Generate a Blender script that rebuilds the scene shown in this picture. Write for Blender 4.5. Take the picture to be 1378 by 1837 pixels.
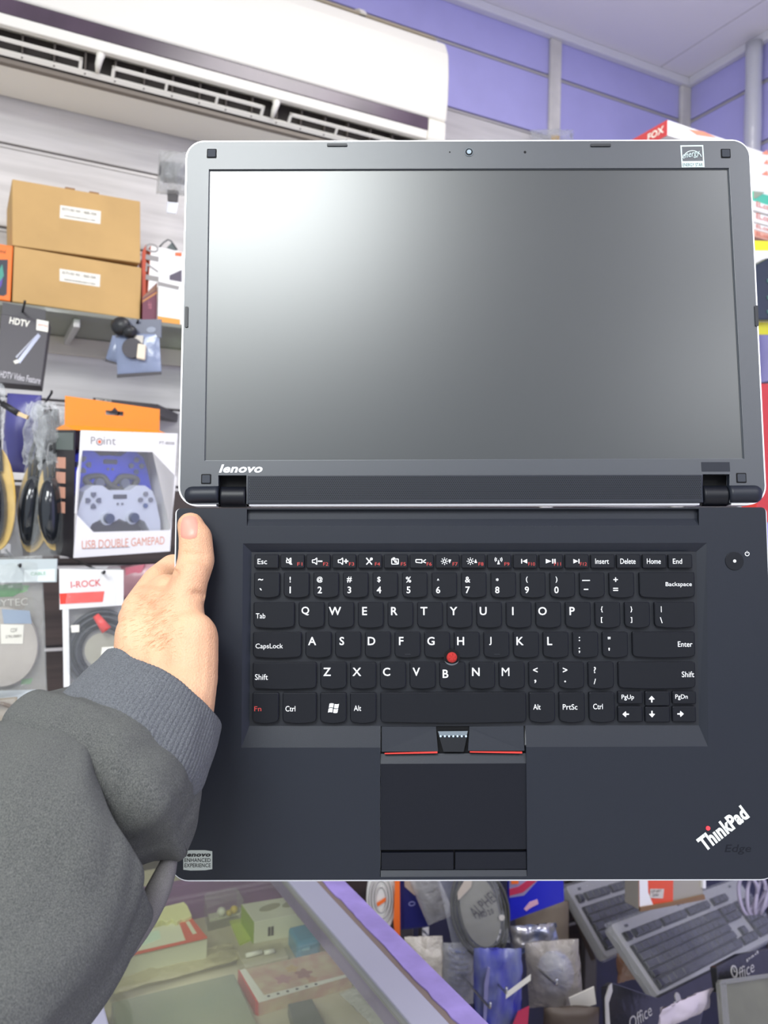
import bpy, bmesh, math, random
from mathutils import Vector as V, Matrix, noise, geometry
random.seed(4)
for _o in list(bpy.data.objects): bpy.data.objects.remove(_o)
SC = bpy.context.scene
COL = SC.collection
# ------------------------------------------------------------------ camera
FPX = 1450.0
YAW, PITCH, ROLL = math.radians(63), math.radians(.6), math.radians(1.3)
CAM = V((0, 0, 1.45))
_f0 = V((math.cos(YAW), math.sin(YAW), 0)); _r0 = V((math.sin(YAW), -math.cos(YAW), 0)); _z = V((0, 0, 1))
CF = _f0*math.cos(PITCH)+_z*math.sin(PITCH)
_u = _z*math.cos(PITCH)-_f0*math.sin(PITCH)
CR = _r0*math.cos(ROLL)+_u*math.sin(ROLL)
CU = _u*math.cos(ROLL)-_r0*math.sin(ROLL)
cam = bpy.data.cameras.new('camera'); camo = bpy.data.objects.new('camera', cam); COL.objects.link(camo)
camo.matrix_world = Matrix(((CR.x, CU.x, -CF.x, CAM.x), (CR.y, CU.y, -CF.y, CAM.y), (CR.z, CU.z, -CF.z, CAM.z), (0, 0, 0, 1)))
cam.sensor_fit = 'HORIZONTAL'; cam.sensor_width = 36; cam.lens = 36*FPX/1378
cam.clip_start = .02; cam.clip_end = 60
cam.dof.use_dof = True; cam.dof.focus_distance = .515; cam.dof.aperture_fstop = 17
SC.camera = camo
# ------------------------------------------------------------------ world, lights, exposure
SC.view_settings.view_transform = 'Standard'; SC.view_settings.look = 'None'
SC.view_settings.gamma = 1; SC.view_settings.use_curve_mapping = False
SC.view_settings.exposure = 0.33
W = bpy.data.worlds.new('shop_surroundings'); SC.world = W; W.use_nodes = True
W.node_tree.nodes['Background'].inputs[0].default_value = (.84, .91, 1.0, 1)
W.node_tree.nodes['Background'].inputs[1].default_value = .78
def area(name, loc, sx, sy, power, col=(1, 1, 1), rot=(0, 0, YAW-math.pi/2)):
    l = bpy.data.lights.new(name, 'AREA'); l.shape = 'RECTANGLE'; l.size = sx; l.size_y = sy; l.energy = power; l.color = col
    o = bpy.data.objects.new(name, l); COL.objects.link(o); o.location = loc; o.rotation_euler = rot
    return o
ZC = 2.825                                  # ceiling height
LAMPS = [  # right, forward, size x, size y, watts, colour
    (-.50, -1.20, .85, 1.10, 70, (.93, .98, .97)),
    (.42, .98, .60, .60, 11, (1, .98, .95)),
    (1.15, -.75, .50, .50, 14, (.93, .96, 1)),
    (-1.55, -2.4, .80, 1.10, 45, (.98, 1, .98)),
    (1.9, -2.6, .80, 1.10, 40, (.95, .98, 1)),
]
LAMP_LOC = []
for i, (r, fw, sx, sy, w, c) in enumerate(LAMPS):
    p = CAM+_r0*r+_f0*fw; LAMP_LOC.append((p.x, p.y, sx, sy))
    area('ceiling_lamp_light', (p.x, p.y, ZC-.045), sx, sy, w, c)
# ------------------------------------------------------------------ helpers
def ray(px, py): return CF+CR*((px-689)/FPX)-CU*((py-918.5)/FPX)
def P(px, py, d): return CAM+ray(px, py)*d
def WY(px, py, y): r = ray(px, py); return CAM+r*(y/r.y)
def WX(px, py, x): r = ray(px, py); return CAM+r*(x/r.x)
def WZ(px, py, z): r = ray(px, py); return CAM+r*((z-CAM.z)/r.z)
def lin(c):
    out = []
    for v in c[:3]:
        v /= 255.0
        out.append(v/12.92 if v <= .04045 else ((v+.055)/1.055)**2.4)
    return (*out, 1)
MATS = {}
def mat(name, c, rough=.5, metal=0, spec=.5, var=0, vscale=20, bump=0, bscale=200, stretch=(1, 1, 1), alpha=1, coat=0, c2=None, sheen=0, sss=0, detail=4, emit=0):
    if name in MATS: return MATS[name]
    m = bpy.data.materials.new(name); m.use_nodes = True; nt = m.node_tree; N = nt.nodes; L = nt.links
    b = N['Principled BSDF']; b.inputs['Base Color'].default_value = lin(c)
    b.inputs['Roughness'].default_value = rough; b.inputs['Metallic'].default_value = metal
    b.inputs['Specular IOR Level'].default_value = spec; b.inputs['Alpha'].default_value = alpha
    b.inputs['Coat Weight'].default_value = coat
    if sheen: b.inputs['Sheen Weight'].default_value = sheen
    if sss:
        b.inputs['Subsurface Weight'].default_value = sss; b.inputs['Subsurface Radius'].default_value = (.006, .002, .001); b.inputs['Subsurface Scale'].default_value = 1
    if emit:
        b.inputs['Emission Color'].default_value = lin(c); b.inputs['Emission Strength'].default_value = emit
    if var or bump or c2:
        tc = N.new('ShaderNodeTexCoord'); mp = N.new('ShaderNodeMapping'); mp.inputs['Scale'].default_value = stretch
        L.new(tc.outputs['Object'], mp.inputs['Vector'])
    if var or c2:
        n = N.new('ShaderNodeTexNoise'); n.inputs['Scale'].default_value = vscale; n.inputs['Detail'].default_value = detail
        L.new(mp.outputs[0], n.inputs['Vector'])
        rp = N.new('ShaderNodeValToRGB'); L.new(n.outputs['Fac'], rp.inputs[0])
        rp.color_ramp.elements[0].position = .35; rp.color_ramp.elements[1].position = .65
        if c2: a, z = lin(c), lin(c2)
        else:
            a = lin([max(0, v*(1-var)) for v in c]); z = lin([min(255, v*(1+var)) for v in c])
        rp.color_ramp.elements[0].color = a; rp.color_ramp.elements[1].color = z
        L.new(rp.outputs[0], b.inputs['Base Color'])
    if bump:
        n2 = N.new('ShaderNodeTexNoise'); n2.inputs['Scale'].default_value = bscale; n2.inputs['Detail'].default_value = 3
        L.new(mp.outputs[0], n2.inputs['Vector'])
        bp = N.new('ShaderNodeBump'); bp.inputs['Strength'].default_value = bump; bp.inputs['Distance'].default_value = .002
        L.new(n2.outputs['Fac'], bp.inputs['Height']); L.new(bp.outputs[0], b.inputs['Normal'])
    MATS[name] = m
    return m
def film(name, c=(235, 238, 240), fac=.25, edge=.75, rough=.12, bump=0, bscale=60):
    """clear wrapping film or glass: see-through, with a gloss that grows at grazing angles"""
    if name in MATS: return MATS[name]
    m = bpy.data.materials.new(name); m.use_nodes = True; nt = m.node_tree; N = nt.nodes; L = nt.links
    b = N['Principled BSDF']; b.inputs['Base Color'].default_value = lin(c); b.inputs['Roughness'].default_value = rough
    b.inputs['Specular IOR Level'].default_value = .9
    t = N.new('ShaderNodeBsdfTransparent'); mx = N.new('ShaderNodeMixShader'); lw = N.new('ShaderNodeLayerWeight'); lw.inputs[0].default_value = .35
    mr = N.new('ShaderNodeMapRange'); mr.inputs['To Min'].default_value = fac; mr.inputs['To Max'].default_value = edge
    L.new(lw.outputs['Facing'], mr.inputs['Value']); L.new(mr.outputs[0], mx.inputs[0])
    L.new(t.outputs[0], mx.inputs[1]); L.new(b.outputs[0], mx.inputs[2]); L.new(mx.outputs[0], N['Material Output'].inputs[0])
    if bump:
        tc = N.new('ShaderNodeTexCoord'); n2 = N.new('ShaderNodeTexNoise'); n2.inputs['Scale'].default_value = bscale; n2.inputs['Detail'].default_value = 4
        L.new(tc.outputs['Object'], n2.inputs['Vector'])
        bp = N.new('ShaderNodeBump'); bp.inputs['Strength'].default_value = bump; bp.inputs['Distance'].default_value = .01
        L.new(n2.outputs['Fac'], bp.inputs['Height']); L.new(bp.outputs[0], b.inputs['Normal'])
    MATS[name] = m
    return m
def glass(name, c=(200, 215, 205), base=.05):
    """thin sheet glass: fresnel mirror over a clear pane"""
    m = bpy.data.materials.new(name); m.use_nodes = True; nt = m.node_tree; N = nt.nodes; L = nt.links
    t = N.new('ShaderNodeBsdfTransparent'); t.inputs[0].default_value = lin(c)
    g = N.new('ShaderNodeBsdfGlossy'); g.inputs['Roughness'].default_value = .03
    d = N.new('ShaderNodeBsdfDiffuse'); d.inputs[0].default_value = lin((190, 190, 180))
    lw = N.new('ShaderNodeLayerWeight'); lw.inputs[0].default_value = .25; lw.inputs[0].default_value = .5; pw = N.new('ShaderNodeMath'); pw.operation = 'POWER'; pw.inputs[1].default_value = 4.5; L.new(lw.outputs['Facing'], pw.inputs[0]); fr = N.new('ShaderNodeMapRange'); fr.inputs['To Min'].default_value = .03; fr.inputs['To Max'].default_value = 1; L.new(pw.outputs[0], fr.inputs['Value'])
    mx = N.new('ShaderNodeMixShader'); L.new(fr.outputs[0], mx.inputs[0]); L.new(t.outputs[0], mx.inputs[1]); L.new(g.outputs[0], mx.inputs[2])
    mx2 = N.new('ShaderNodeMixShader'); mx2.inputs[0].default_value = base; L.new(mx.outputs[0], mx2.inputs[1]); L.new(d.outputs[0], mx2.inputs[2])
    L.new(mx2.outputs[0], N['Material Output'].inputs[0])
    return m
def link(o, parent=None):
    COL.objects.link(o)
    if parent is not None: o.parent = parent
    return o
def mesh_obj(name, verts, faces, m, parent=None, smooth=False, bevel=0, seg=2, fm=None):
    me = bpy.data.meshes.new(name); me.from_pydata([tuple(v) for v in verts], [], faces); me.update()
    ms = m if isinstance(m, (list, tuple)) else [m]
    for mm in ms: me.materials.append(mm)
    if fm:
        for p, k in zip(me.polygons, fm): p.material_index = k
    if smooth: me.polygons.foreach_set('use_smooth', [True]*len(me.polygons))
    o = bpy.data.objects.new(name, me); link(o, parent)
    if bevel:
        b = o.modifiers.new('bevel', 'BEVEL'); b.width = bevel; b.segments = seg; b.limit_method = 'ANGLE'; b.angle_limit = .6
    return o
class MB:
    def __init__(s): s.v = []; s.f = []
    def add(s, vs, fs):
        n = len(s.v); s.v += [V(v) for v in vs]; s.f += [tuple(i+n for i in f) for f in fs]; return s
    def box(s, x0, x1, y0, y1, z0, z1):
        return s.add([(x0, y0, z0), (x1, y0, z0), (x1, y1, z0), (x0, y1, z0), (x0, y0, z1), (x1, y0, z1), (x1, y1, z1), (x0, y1, z1)],
                     [(0, 3, 2, 1), (4, 5, 6, 7), (0, 1, 5, 4), (1, 2, 6, 5), (2, 3, 7, 6), (3, 0, 4, 7)])
    def prism(s, pts, z0, z1, inset=0, holes=()):
        """vertical prism over a 2D outline, optional holes; inset chamfers the top"""
        pts = [V((p[0], p[1])) for p in pts]
        if area2(pts) < 0: pts.reverse()
        hs = []
        for h in holes:
            h = [V((p[0], p[1])) for p in h]
            if area2(h) > 0: h.reverse()
            hs.append(h)
        loops = [pts]+hs; flat = [p for l in loops for p in l]
        tris = geometry.tessellate_polygon([[V((p.x, p.y, 0)) for p in l] for l in loops])
        n = len(flat); top = [V((p.x, p.y, z1)) for p in flat]; bot = [V((p.x, p.y, z0)) for p in flat]
        fs = []
        for t in tris:
            a, b, c = [flat[i] for i in t]
            cr = (b-a).cross(c-a)
            if abs(cr) < 1e-14: continue
            t = tuple(t) if cr > 0 else (t[0], t[2], t[1])
            fs.append(t); fs.append(tuple(i+n for i in (t[0], t[2], t[1])))
        vs = top+bot; k = 0
        for l in loops:
            m = len(l)
            for i in range(m):
                a, b = k+i, k+(i+1) % m
                fs.append((a+n, b+n, b, a))
            k += m
        if inset:
            mids = len(vs); m = len(pts); ins = offset(pts, inset)
            for i in range(m): vs.append(V((pts[i].x, pts[i].y, z1-inset*.8)))
            for i in range(m): vs[i] = V((ins[i].x, ins[i].y, z1))
            fs = [f for f in fs if not (len(f) == 4 and min(f) < m)]
            for i in range(m):
                j = (i+1) % m
                fs.append((n+i, n+j, mids+j, mids+i)); fs.append((mids+i, mids+j, j, i))
        return s.add(vs, fs)
    def tube(s, pts, r, seg=8, closed=False, caps=True):
        pts = [V(p) for p in pts]; n = len(pts); rs = r if isinstance(r, (list, tuple)) else [r]*n
        up = V((0, 0, 1)); vs = []; fs = []; prev = None
        for i, p in enumerate(pts):
            if closed: d = pts[(i+1) % n]-pts[i-1]
            else: d = pts[min(i+1, n-1)]-pts[max(i-1, 0)]
            if d.length < 1e-9: d = V((0, 0, 1))
            d.normalize()
            a = prev if prev is not None else d.orthogonal()
            a = (a-d*a.dot(d));
            if a.length < 1e-6: a = d.orthogonal()
            a.normalize(); prev = a; b = d.cross(a)
            for k in range(seg):
                t = 2*math.pi*k/seg; vs.append(p+(a*math.cos(t)+b*math.sin(t))*rs[i])
        m = n if closed else n-1
        for i in range(m):
            for k in range(seg):
                a0 = i*seg+k; a1 = i*seg+(k+1) % seg; b0 = ((i+1) % n)*seg+k; b1 = ((i+1) % n)*seg+(k+1) % seg
                fs.append((a0, a1, b1, b0))
        if not closed and caps:
            fs.append(tuple(reversed(range(seg)))); fs.append(tuple((n-1)*seg+k for k in range(seg)))
        return s.add(vs, fs)
    def ball(s, c, r, seg=16, rings=8, z0=-1):
        c = V(c); rr = r if isinstance(r, (list, tuple)) else (r, r, r); vs = []; fs = []
        for j in range(rings+1):
            t = math.pi*j/rings
            for k in range(seg):
                q = 2*math.pi*k/seg
                vs.append(c+V((math.sin(t)*math.cos(q)*rr[0], math.sin(t)*math.sin(q)*rr[1], math.cos(t)*rr[2])))
        for j in range(rings):
            for k in range(seg):
                fs.append((j*seg+k, (j+1)*seg+k, (j+1)*seg+(k+1) % seg, j*seg+(k+1) % seg))
        return s.add(vs, fs)
    def build(s, name, m, parent=None, smooth=False, bevel=0, seg=2, sub=0):
        o = mesh_obj(name, s.v, s.f, m, parent, smooth, bevel, seg)
        if sub:
            q = o.modifiers.new('sub', 'SUBSURF'); q.levels = sub; q.render_levels = sub
        return o
def area2(p): return sum(p[i].x*p[(i+1) % len(p)].y-p[(i+1) % len(p)].x*p[i].y for i in range(len(p)))
def offset(pts, d):
    out = []; n = len(pts)
    for i in range(n):
        a, b, c = pts[i-1], pts[i], pts[(i+1) % n]
        e1 = (b-a); e2 = (c-b)
        if e1.length < 1e-9 or e2.length < 1e-9: out.append(b); continue
        e1.normalize(); e2.normalize(); n1 = V((-e1.y, e1.x)); n2 = V((-e2.y, e2.x)); m = n1+n2
        if m.length < 1e-6: out.append(b); continue
        m.normalize(); k = max(.4, m.dot(n1)); out.append(b+m*(d/k))
    return out
def rrect(x0, x1, y0, y1, r, seg=5, rb=None):
    """rounded rectangle, radius r (rb for the two low corners)"""
    rb = r if rb is None else rb; out = []
    for cx, cy, a0, q in ((x1-r, y1-r, 0, r), (x0+r, y1-r, 90, r), (x0+rb, y0+rb, 180, rb), (x1-rb, y0+rb, 270, rb)):
        for k in range(seg+1):
            a = math.radians(a0+90*k/seg); out.append((cx+q*math.cos(a), cy+q*math.sin(a)))
    return out
def circ(cx, cy, r, n=24, ry=None, a0=0, a1=360):
    ry = r if ry is None else ry
    full = abs(a1-a0) >= 360; m = n if full else n+1
    return [(cx+r*math.cos(math.radians(a0+(a1-a0)*k/n)), cy+ry*math.sin(math.radians(a0+(a1-a0)*k/n))) for k in range(m)]
_TX = {}
def text_geo(s, bold=0, shear=0):
    key = (s, bold, shear)
    if key in _TX: return _TX[key]
    cu = bpy.data.curves.new('lettering', 'FONT'); cu.body = s; cu.size = 1; cu.offset = bold; cu.shear = shear; cu.resolution_u = 3; cu.space_character = 1+bold*1.5
    o = bpy.data.objects.new('lettering', cu); COL.objects.link(o)
    dg = bpy.context.evaluated_depsgraph_get(); dg.update(); ev = o.evaluated_get(dg); me = ev.to_mesh()
    vs = [v.co.copy() for v in me.vertices]; fs = [tuple(p.vertices) for p in me.polygons]; ev.to_mesh_clear()
    bpy.data.objects.remove(o); bpy.data.curves.remove(cu)
    if not vs: vs = [V((0, 0, 0))]
    x0 = min(v.x for v in vs); x1 = max(v.x for v in vs); y0 = min(v.y for v in vs); y1 = max(v.y for v in vs)
    _TX[key] = (vs, fs, x0, x1, y0, y1)
    return _TX[key]
def add_text(mb, s, x0, x1, y0, y1, z, rot=0, bold=.01, shear=0, fit='box'):
    """lettering fitted to the box x0..x1, y0..y1"""
    vs, fs, a0, a1, b0, b1 = text_geo(s, bold, shear)
    w = max(a1-a0, 1e-6); h = max(b1-b0, 1e-6); sx = (x1-x0)/w; sy = (y1-y0)/h
    if fit == 'h': sx = sy
    cx = (x0+x1)/2; cy = (y0+y1)/2; c, q = math.cos(rot), math.sin(rot)
    out = []
    for v in vs:
        x = (v.x-(a0+a1)/2)*sx; y = (v.y-(b0+b1)/2)*sy
        out.append((cx+x*c-y*q, cy+x*q+y*c, z))
    if (sx*sy) < 0: fs = [tuple(reversed(f)) for f in fs]
    mb.add(out, fs)
def tag(o, label=None, cat=None, group=None, kind=None):
    if label: o['label'] = label
    if cat: o['category'] = cat
    if group: o['group'] = group
    if kind: o['kind'] = kind
    return o
class T:
    """one thing: an Empty at a frame in the room; L() turns a photo pixel into local metres on its z=0 plane"""
    def __init__(s, name, label, cat, bl, br, tl, group=None, kind=None, parent=None):
        O = P(*bl) if not isinstance(bl, V) else bl
        X = P(*br) if not isinstance(br, V) else br
        Y = P(*tl) if not isinstance(tl, V) else tl
        ex = (X-O); s.w = ex.length; ex.normalize(); ey = Y-O; ey -= ex*ey.dot(ex); s.h = ey.length; ey.normalize(); ez = ex.cross(ey)
        s.M = Matrix(((ex.x, ey.x, ez.x, O.x), (ex.y, ey.y, ez.y, O.y), (ex.z, ey.z, ez.z, O.z), (0, 0, 0, 1)))
        s.I = s.M.inverted()
        s.e = bpy.data.objects.new(name, None); s.e.empty_display_size = .02; link(s.e); s.e.matrix_world = s.M
        tag(s.e, label, cat, group, kind)
    def L(s, px, py, z=0):
        o = s.I @ CAM; d = (s.I.to_3x3() @ ray(px, py)); t = (z-o.z)/d.z
        p = o+d*t; return V((p.x, p.y))
    def LL(s, pts, z=0): return [s.L(a, b, z) for a, b in pts]
    def box(s, name, x0, x1, y0, y1, z0, z1, m, bevel=0, parent=None):
        return MB().box(x0, x1, y0, y1, z0, z1).build(name, m, parent or s.e, bevel=bevel)
    def poly(s, name, pts, z0, z1, m, parent=None, px=True, holes=(), bevel=0, inset=0, zl=0):
        if px: pts = s.LL(pts, zl); holes = [s.LL(h, zl) for h in holes]
        return MB().prism(pts, z0, z1, inset, holes).build(name, m, parent or s.e, bevel=bevel)
    def text(s, name, t, x0, x1, y0, y1, z, m, parent=None, rot=0, bold=.01, shear=0, px=True):
        """px: box given in photo pixels (y down)"""
        if px:
            a = s.L(x0, (y0+y1)/2, z); b = s.L(x1, (y0+y1)/2, z); c = s.L((x0+x1)/2, y1, z); d = s.L((x0+x1)/2, y0, z)
            w = (b-a).length; h = (d-c).length; cx = (a.x+b.x)/2; cy = (c.y+d.y)/2
            x0, x1, y0, y1 = cx-w/2, cx+w/2, cy-h/2, cy+h/2
        mb = MB(); add_text(mb, t, x0, x1, y0, y1, z, rot, bold, shear); return mb.build(name, m, parent or s.e)
def pillow(w, h, th, nx=14, ny=16, wr=.002, seed=0, back=True, top=1.0, fr=30, edge=0):
    """inflated pouch w x h on the z=0 plane, creased by noise; top: width factor at the upper edge"""
    mb = MB(); vs = []; fs = []
    def zz(u, v): return th*(max(0, math.sin(math.pi*u))**.45)*(max(0, math.sin(math.pi*v))**.45)
    for side in ((1, -1) if back else (1,)):
        n0 = len(vs)
        for j in range(ny+1):
            for i in range(nx+1):
                u, v = i/nx, j/ny; k = 1+(top-1)*v
                x = w*(.5+(u-.5)*k); y = h*v
                nz = noise.noise(V((x*fr+seed*7.3, y*fr, side*3+seed)))*wr*(1 if 0 < i < nx and 0 < j < ny else .4)
                nz += abs(noise.noise(V((x*fr*2.2+seed, y*fr*1.3, side+seed))))*wr*.9
                ex_ = edge*noise.noise(V((u*2+seed, v*5, 7))); ey_ = edge*noise.noise(V((u*5+seed, v*2, 17)))
                vs.append(V((x+nz*.4+ex_, y+ey_, side*zz(u, v)*.5+nz)))
        for j in range(ny):
            for i in range(nx):
                a = n0+j*(nx+1)+i; q = (a, a+1, a+nx+2, a+nx+1)
                fs.append(q if side == 1 else tuple(reversed(q)))
    return mb.add(vs, fs)
def organic(caps, voxel, smooth=6, name='body'):
    """tapered capsules fused into one skin by a voxel remesh"""
    mb = MB()
    for a, ra, b, rb in caps:
        a = V(a); b = V(b); d = b-a; L_ = max(d.length, 1e-6); pts = []; rs = []
        dn = d/L_
        for k in range(7):
            t = math.pi/2*(1-k/6); pts.append(a-dn*ra*math.sin(t)); rs.append(max(ra*math.cos(t), 1e-5))
        for k in range(1, 5): pts.append(a+d*k/5); rs.append(ra+(rb-ra)*k/5)
        for k in range(7):
            t = math.pi/2*k/6; pts.append(b+dn*rb*math.sin(t)); rs.append(max(rb*math.cos(t), 1e-5))
        mb.tube(pts, rs, 16)
    o = mb.build(name, MATS['skin'])
    r = o.modifiers.new('r', 'REMESH'); r.mode = 'VOXEL'; r.voxel_size = voxel; r.use_smooth_shade = True
    s_ = o.modifiers.new('s', 'SMOOTH'); s_.factor = .5; s_.iterations = smooth
    dg = bpy.context.evaluated_depsgraph_get(); dg.update()
    me = bpy.data.meshes.new_from_object(o.evaluated_get(dg)); bpy.data.objects.remove(o)
    return me
# ------------------------------------------------------------------ materials
skin = mat('skin', (202, 154, 122), .52, spec=.28, c2=(214, 168, 134), vscale=35, bump=.35, bscale=900, sss=.12)
mat('nail', (206, 140, 124), .38, spec=.35)
K_DECK = mat('laptop_black_plastic', (20, 24, 34), .46, spec=.34, bump=.05, bscale=2500)
K_DARK = mat('laptop_dark_plastic', (12, 14, 23), .5, spec=.22, bump=.04, bscale=2500)
K_KEY = mat('key_black', (11, 13, 20), .42, spec=.26, bump=.04, bscale=3000)
K_TRAY = mat('keyboard_tray', (26, 28, 34), .5, spec=.3)
K_HOLE = mat('black_gap', (6, 6, 9), .6, spec=.2)
K_SILV = mat('silver_white_rim', (222, 222, 226), .3, metal=.25, spec=.5)
K_SCR = mat('matte_display', (24, 28, 31), .33, spec=1.0)
K_WHITE = mat('print_white', (225, 226, 228), .5)
K_RED = mat('print_red', (176, 52, 48), .5)
K_REDCAP = mat('red_rubber', (178, 38, 34), .7, bump=.6, bscale=3500)
K_STK = mat('silver_sticker', (172, 178, 172), .38, metal=.3)
K_GREYP = mat('print_pale_grey', (188, 205, 205), .5)
# ------------------------------------------------------------------ the laptop
LT = T('laptop', 'black laptop with silver rim opened flat, held up in front of the shop shelves', 'laptop',
       (846, 910, .5245), (1378, 909, .5245), P(846, 910, .5245)*2-P(848.5, 1577, .5079))
L = LT
def quadmb(mb, pts):  # pts: (px,py,z) on the base plane
    vs = []
    for a, b, z in pts:
        q = LT.L(a, b); vs.append((q.x, q.y, z))
    mb.add(vs, [tuple(range(len(vs)))])
def lp(a, b): q = LT.L(a, b); return (q.x, q.y)
x0, y1 = lp(317, 912); x1 = lp(1374, 912)[0]; y0 = lp(848, 1578)[1]
TH = .0185
# shell: silver rim and belly
mb = MB(); mb.prism(rrect(x0-.0012, x1+.0012, y0-.0014, y1, .0035, 8, .0125), -.0072, -.0016, 0, [rrect(x0+.0004, x1-.0004, y0+.0004, y1-.0004, .003, 8, .011)])
mb.prism(rrect(x0-.0012, x1+.0012, y0-.0014, y1, .0035, 8, .0125), -TH, -.0070)
mb.build('base_shell', K_SILV, L.e, bevel=.0010)
well = LT.LL([(436, 975), (1268, 974), (1270, 1339), (433, 1341)])
hgr = LT.LL([(443, 914), (1254, 913), (1254, 943), (443, 944)])
pad = LT.LL([(682, 1306), (944, 1305), (946, 1577), (682, 1577)])
wb = LT.LL([(436, 975), (1268, 974), (1270, 1339), (944, 1340), (946, 1572), (682, 1573), (682, 1341), (433, 1341)])
K_LID = mat('lid_black_plastic', (28, 33, 43), .40, spec=.95, bump=.05, bscale=2500)
L.poly('deck', rrect(x0, x1, y0, y1, .003, 8, .011), -.006, 0, K_DECK, px=False, holes=(wb, hgr), bevel=.0004)
# keyboard well: sloped surround and tray
mb = MB()
o4 = [(436, 975), (1268, 974), (1270, 1339), (433, 1341)]; i4 = [(450, 990), (1253, 989), (1257, 1303), (446, 1304)]; D = -.0030
for k, nm in ((0, 'upper'), (1, 'right'), (3, 'left')):
    a, b = o4[k], o4[(k+1) % 4]; c, d = i4[(k+1) % 4], i4[k]
    quadmb(mb, [(a[0], a[1], 0), (d[0], d[1], D), (c[0], c[1], D), (b[0], b[1], 0)])
quadmb(mb, [(446, 1304, D), (433, 1341, 0), (682, 1341, 0), (682, 1304, D)])
quadmb(mb, [(944, 1303, D), (944, 1340, 0), (1270, 1339, 0), (1257, 1303, D)])
mb.build('keyboard_surround', K_DECK, L.e)
t0 = LT.L(446, 1304); t1 = LT.L(1257, 989)
L.poly('keyboard_tray', LT.LL([(448, 990), (1255, 989), (1259, 1304), (444, 1305)]), -.0052, D, K_TRAY, px=False, bevel=.0003)
# groove strip under the hinge
mb = MB()
quadmb(mb, [(443, 914, -.0035), (443, 931, -.0030), (1254, 930, -.0030), (1254, 913, -.0035)])
quadmb(mb, [(443, 931, -.0030), (443, 944, 0), (1254, 943, 0), (1254, 930, -.0030)])
quadmb(mb, [(443, 914, 0), (443, 914, -.0035), (443, 931, -.003), (443, 944, 0)])
quadmb(mb, [(1254, 943, 0), (1254, 930, -.003), (1254, 913, -.0035), (1254, 913, 0)])
mb.build('hinge_groove', K_DECK, L.e)
# keys
def keyshape(x, y, w, h, small=False):
    a = LT.L(x, y); b = LT.L(x+w, y+h); X0, X1 = min(a.x, b.x), max(a.x, b.x); Y0, Y1 = min(a.y, b.y), max(a.y, b.y)
    if small: return rrect(X0, X1, Y0, Y1, .0008, 2), (X0, X1, Y0, Y1)
    pts = []; r = .0009; rb = .0024; sag = .0007
    for cx, cy, a0, q in ((X1-r, Y1-r, 0, r), (X0+r, Y1-r, 90, r), (X0+rb, Y0+rb+sag, 180, rb)):
        for k in range(3): t = math.radians(a0+45*k); pts.append((cx+q*math.cos(t), cy+q*math.sin(t)))
    for k in (1, 2, 3):
        u = k/4; pts.append((X0+rb+(X1-X0-2*rb)*u, Y0+sag*(1-math.sin(math.pi*u))))
    cx, cy = X1-rb, Y0+rb+sag
    for k in range(3): t = math.radians(270+45*k); pts.append((cx+rb*math.cos(t), cy+rb*math.sin(t)))
    return pts, (X0, X1, Y0, Y1)
KZ = -.0002
K_RIM = K_HOLE
def key(x, y, w, h, leg=(), small=False):
    """leg: (text, x, y, height px, width px or None, colour) offsets from the key's corner in photo pixels"""
    pts, bb = keyshape(x, y, w, h, small)
    k = MB().prism(pts, D, KZ, .0005).build('key', K_KEY, L.e)
    for s, lx, ly, hh, ww, m in leg:
        mbt = MB(); ppx = 1/2790.0
        c = LT.L(x+lx, y+ly)
        if callable(s):
            s(mbt, c, ppx)
        else:
            bd = 0 if s == 'M' or len(s) > 1 else .012; g = text_geo(s, bd, 0); asp = (g[3]-g[2])/max(g[5]-g[4], 1e-6)
            hh_ = hh*ppx; ww_ = (ww*ppx if ww else hh_*asp)
            add_text(mbt, s, c.x-ww_/2, c.x+ww_/2, c.y-hh_/2, c.y+hh_/2, KZ+.00008, bold=bd)
        mbt.build('key_legend', m, k)
    return k
W_, R_ = K_WHITE, K_RED
# little pictograms on the function keys
def flat(mb, pts, z=KZ+.00008): mb.add([(p[0], p[1], z) for p in pts], [tuple(range(len(pts)))])
def ln(mb, a, b, w, z=KZ+.00008):
    a = V(a[:2]) if len(a) > 2 else V((a[0], a[1])); b = V((b[0], b[1])); d = (b-a); n = V((-d.y, d.x)); n.normalize(); n *= w/2
    flat(mb, [a-n, b-n, b+n, a+n], z)
def g_spk(extra):
    def f(mb, c, s):
        q = lambda x, y: (c.x+x*s, c.y+y*s)
        for a, b in (((-9, 2.5), (-9, -2.5)), ((-9, -2.5), (-5, -2.5)), ((-9, 2.5), (-5, 2.5)), ((-5, 2.5), (-1, 6)), ((-5, -2.5), (-1, -6)), ((-1, 6), (-1, -6))): ln(mb, q(*a), q(*b), 1.5*s)
        if extra == 'x': ln(mb, q(-9, 6), q(1, -6), 1.6*s); flat(mb, [q(-5, -2), q(-1, -5), q(-1, 4)])
        if extra in '-+': ln(mb, q(1, 0), q(9, 0), 2.2*s)
        if extra == '+': ln(mb, q(5, -4), q(5, 4), 2.2*s)
    return f
def g_mic(mb, c, s):
    q = lambda x, y: (c.x+x*s, c.y+y*s)
    ln(mb, q(-5, 6), q(5, -6), 2*s); ln(mb, q(-5, -6), q(4, 4), 2*s); flat(mb, circ(c.x+4*s, c.y+4*s, 2.6*s, 10))
def g_cam(mb, c, s):
    q = lambda x, y: (c.x+x*s, c.y+y*s)
    for a, b in (((-6, 4), (6, 4)), ((6, 4), (6, -5)), ((6, -5), (-6, -5)), ((-6, -5), (-6, 4)), ((-6, 5), (6, -5))): ln(mb, q(*a), q(*b), 1.5*s)
    flat(mb, circ(c.x+1*s, c.y-.5*s, 2.4*s, 10)); ln(mb, q(-4, 6), q(0, 6), 1.5*s)
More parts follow.
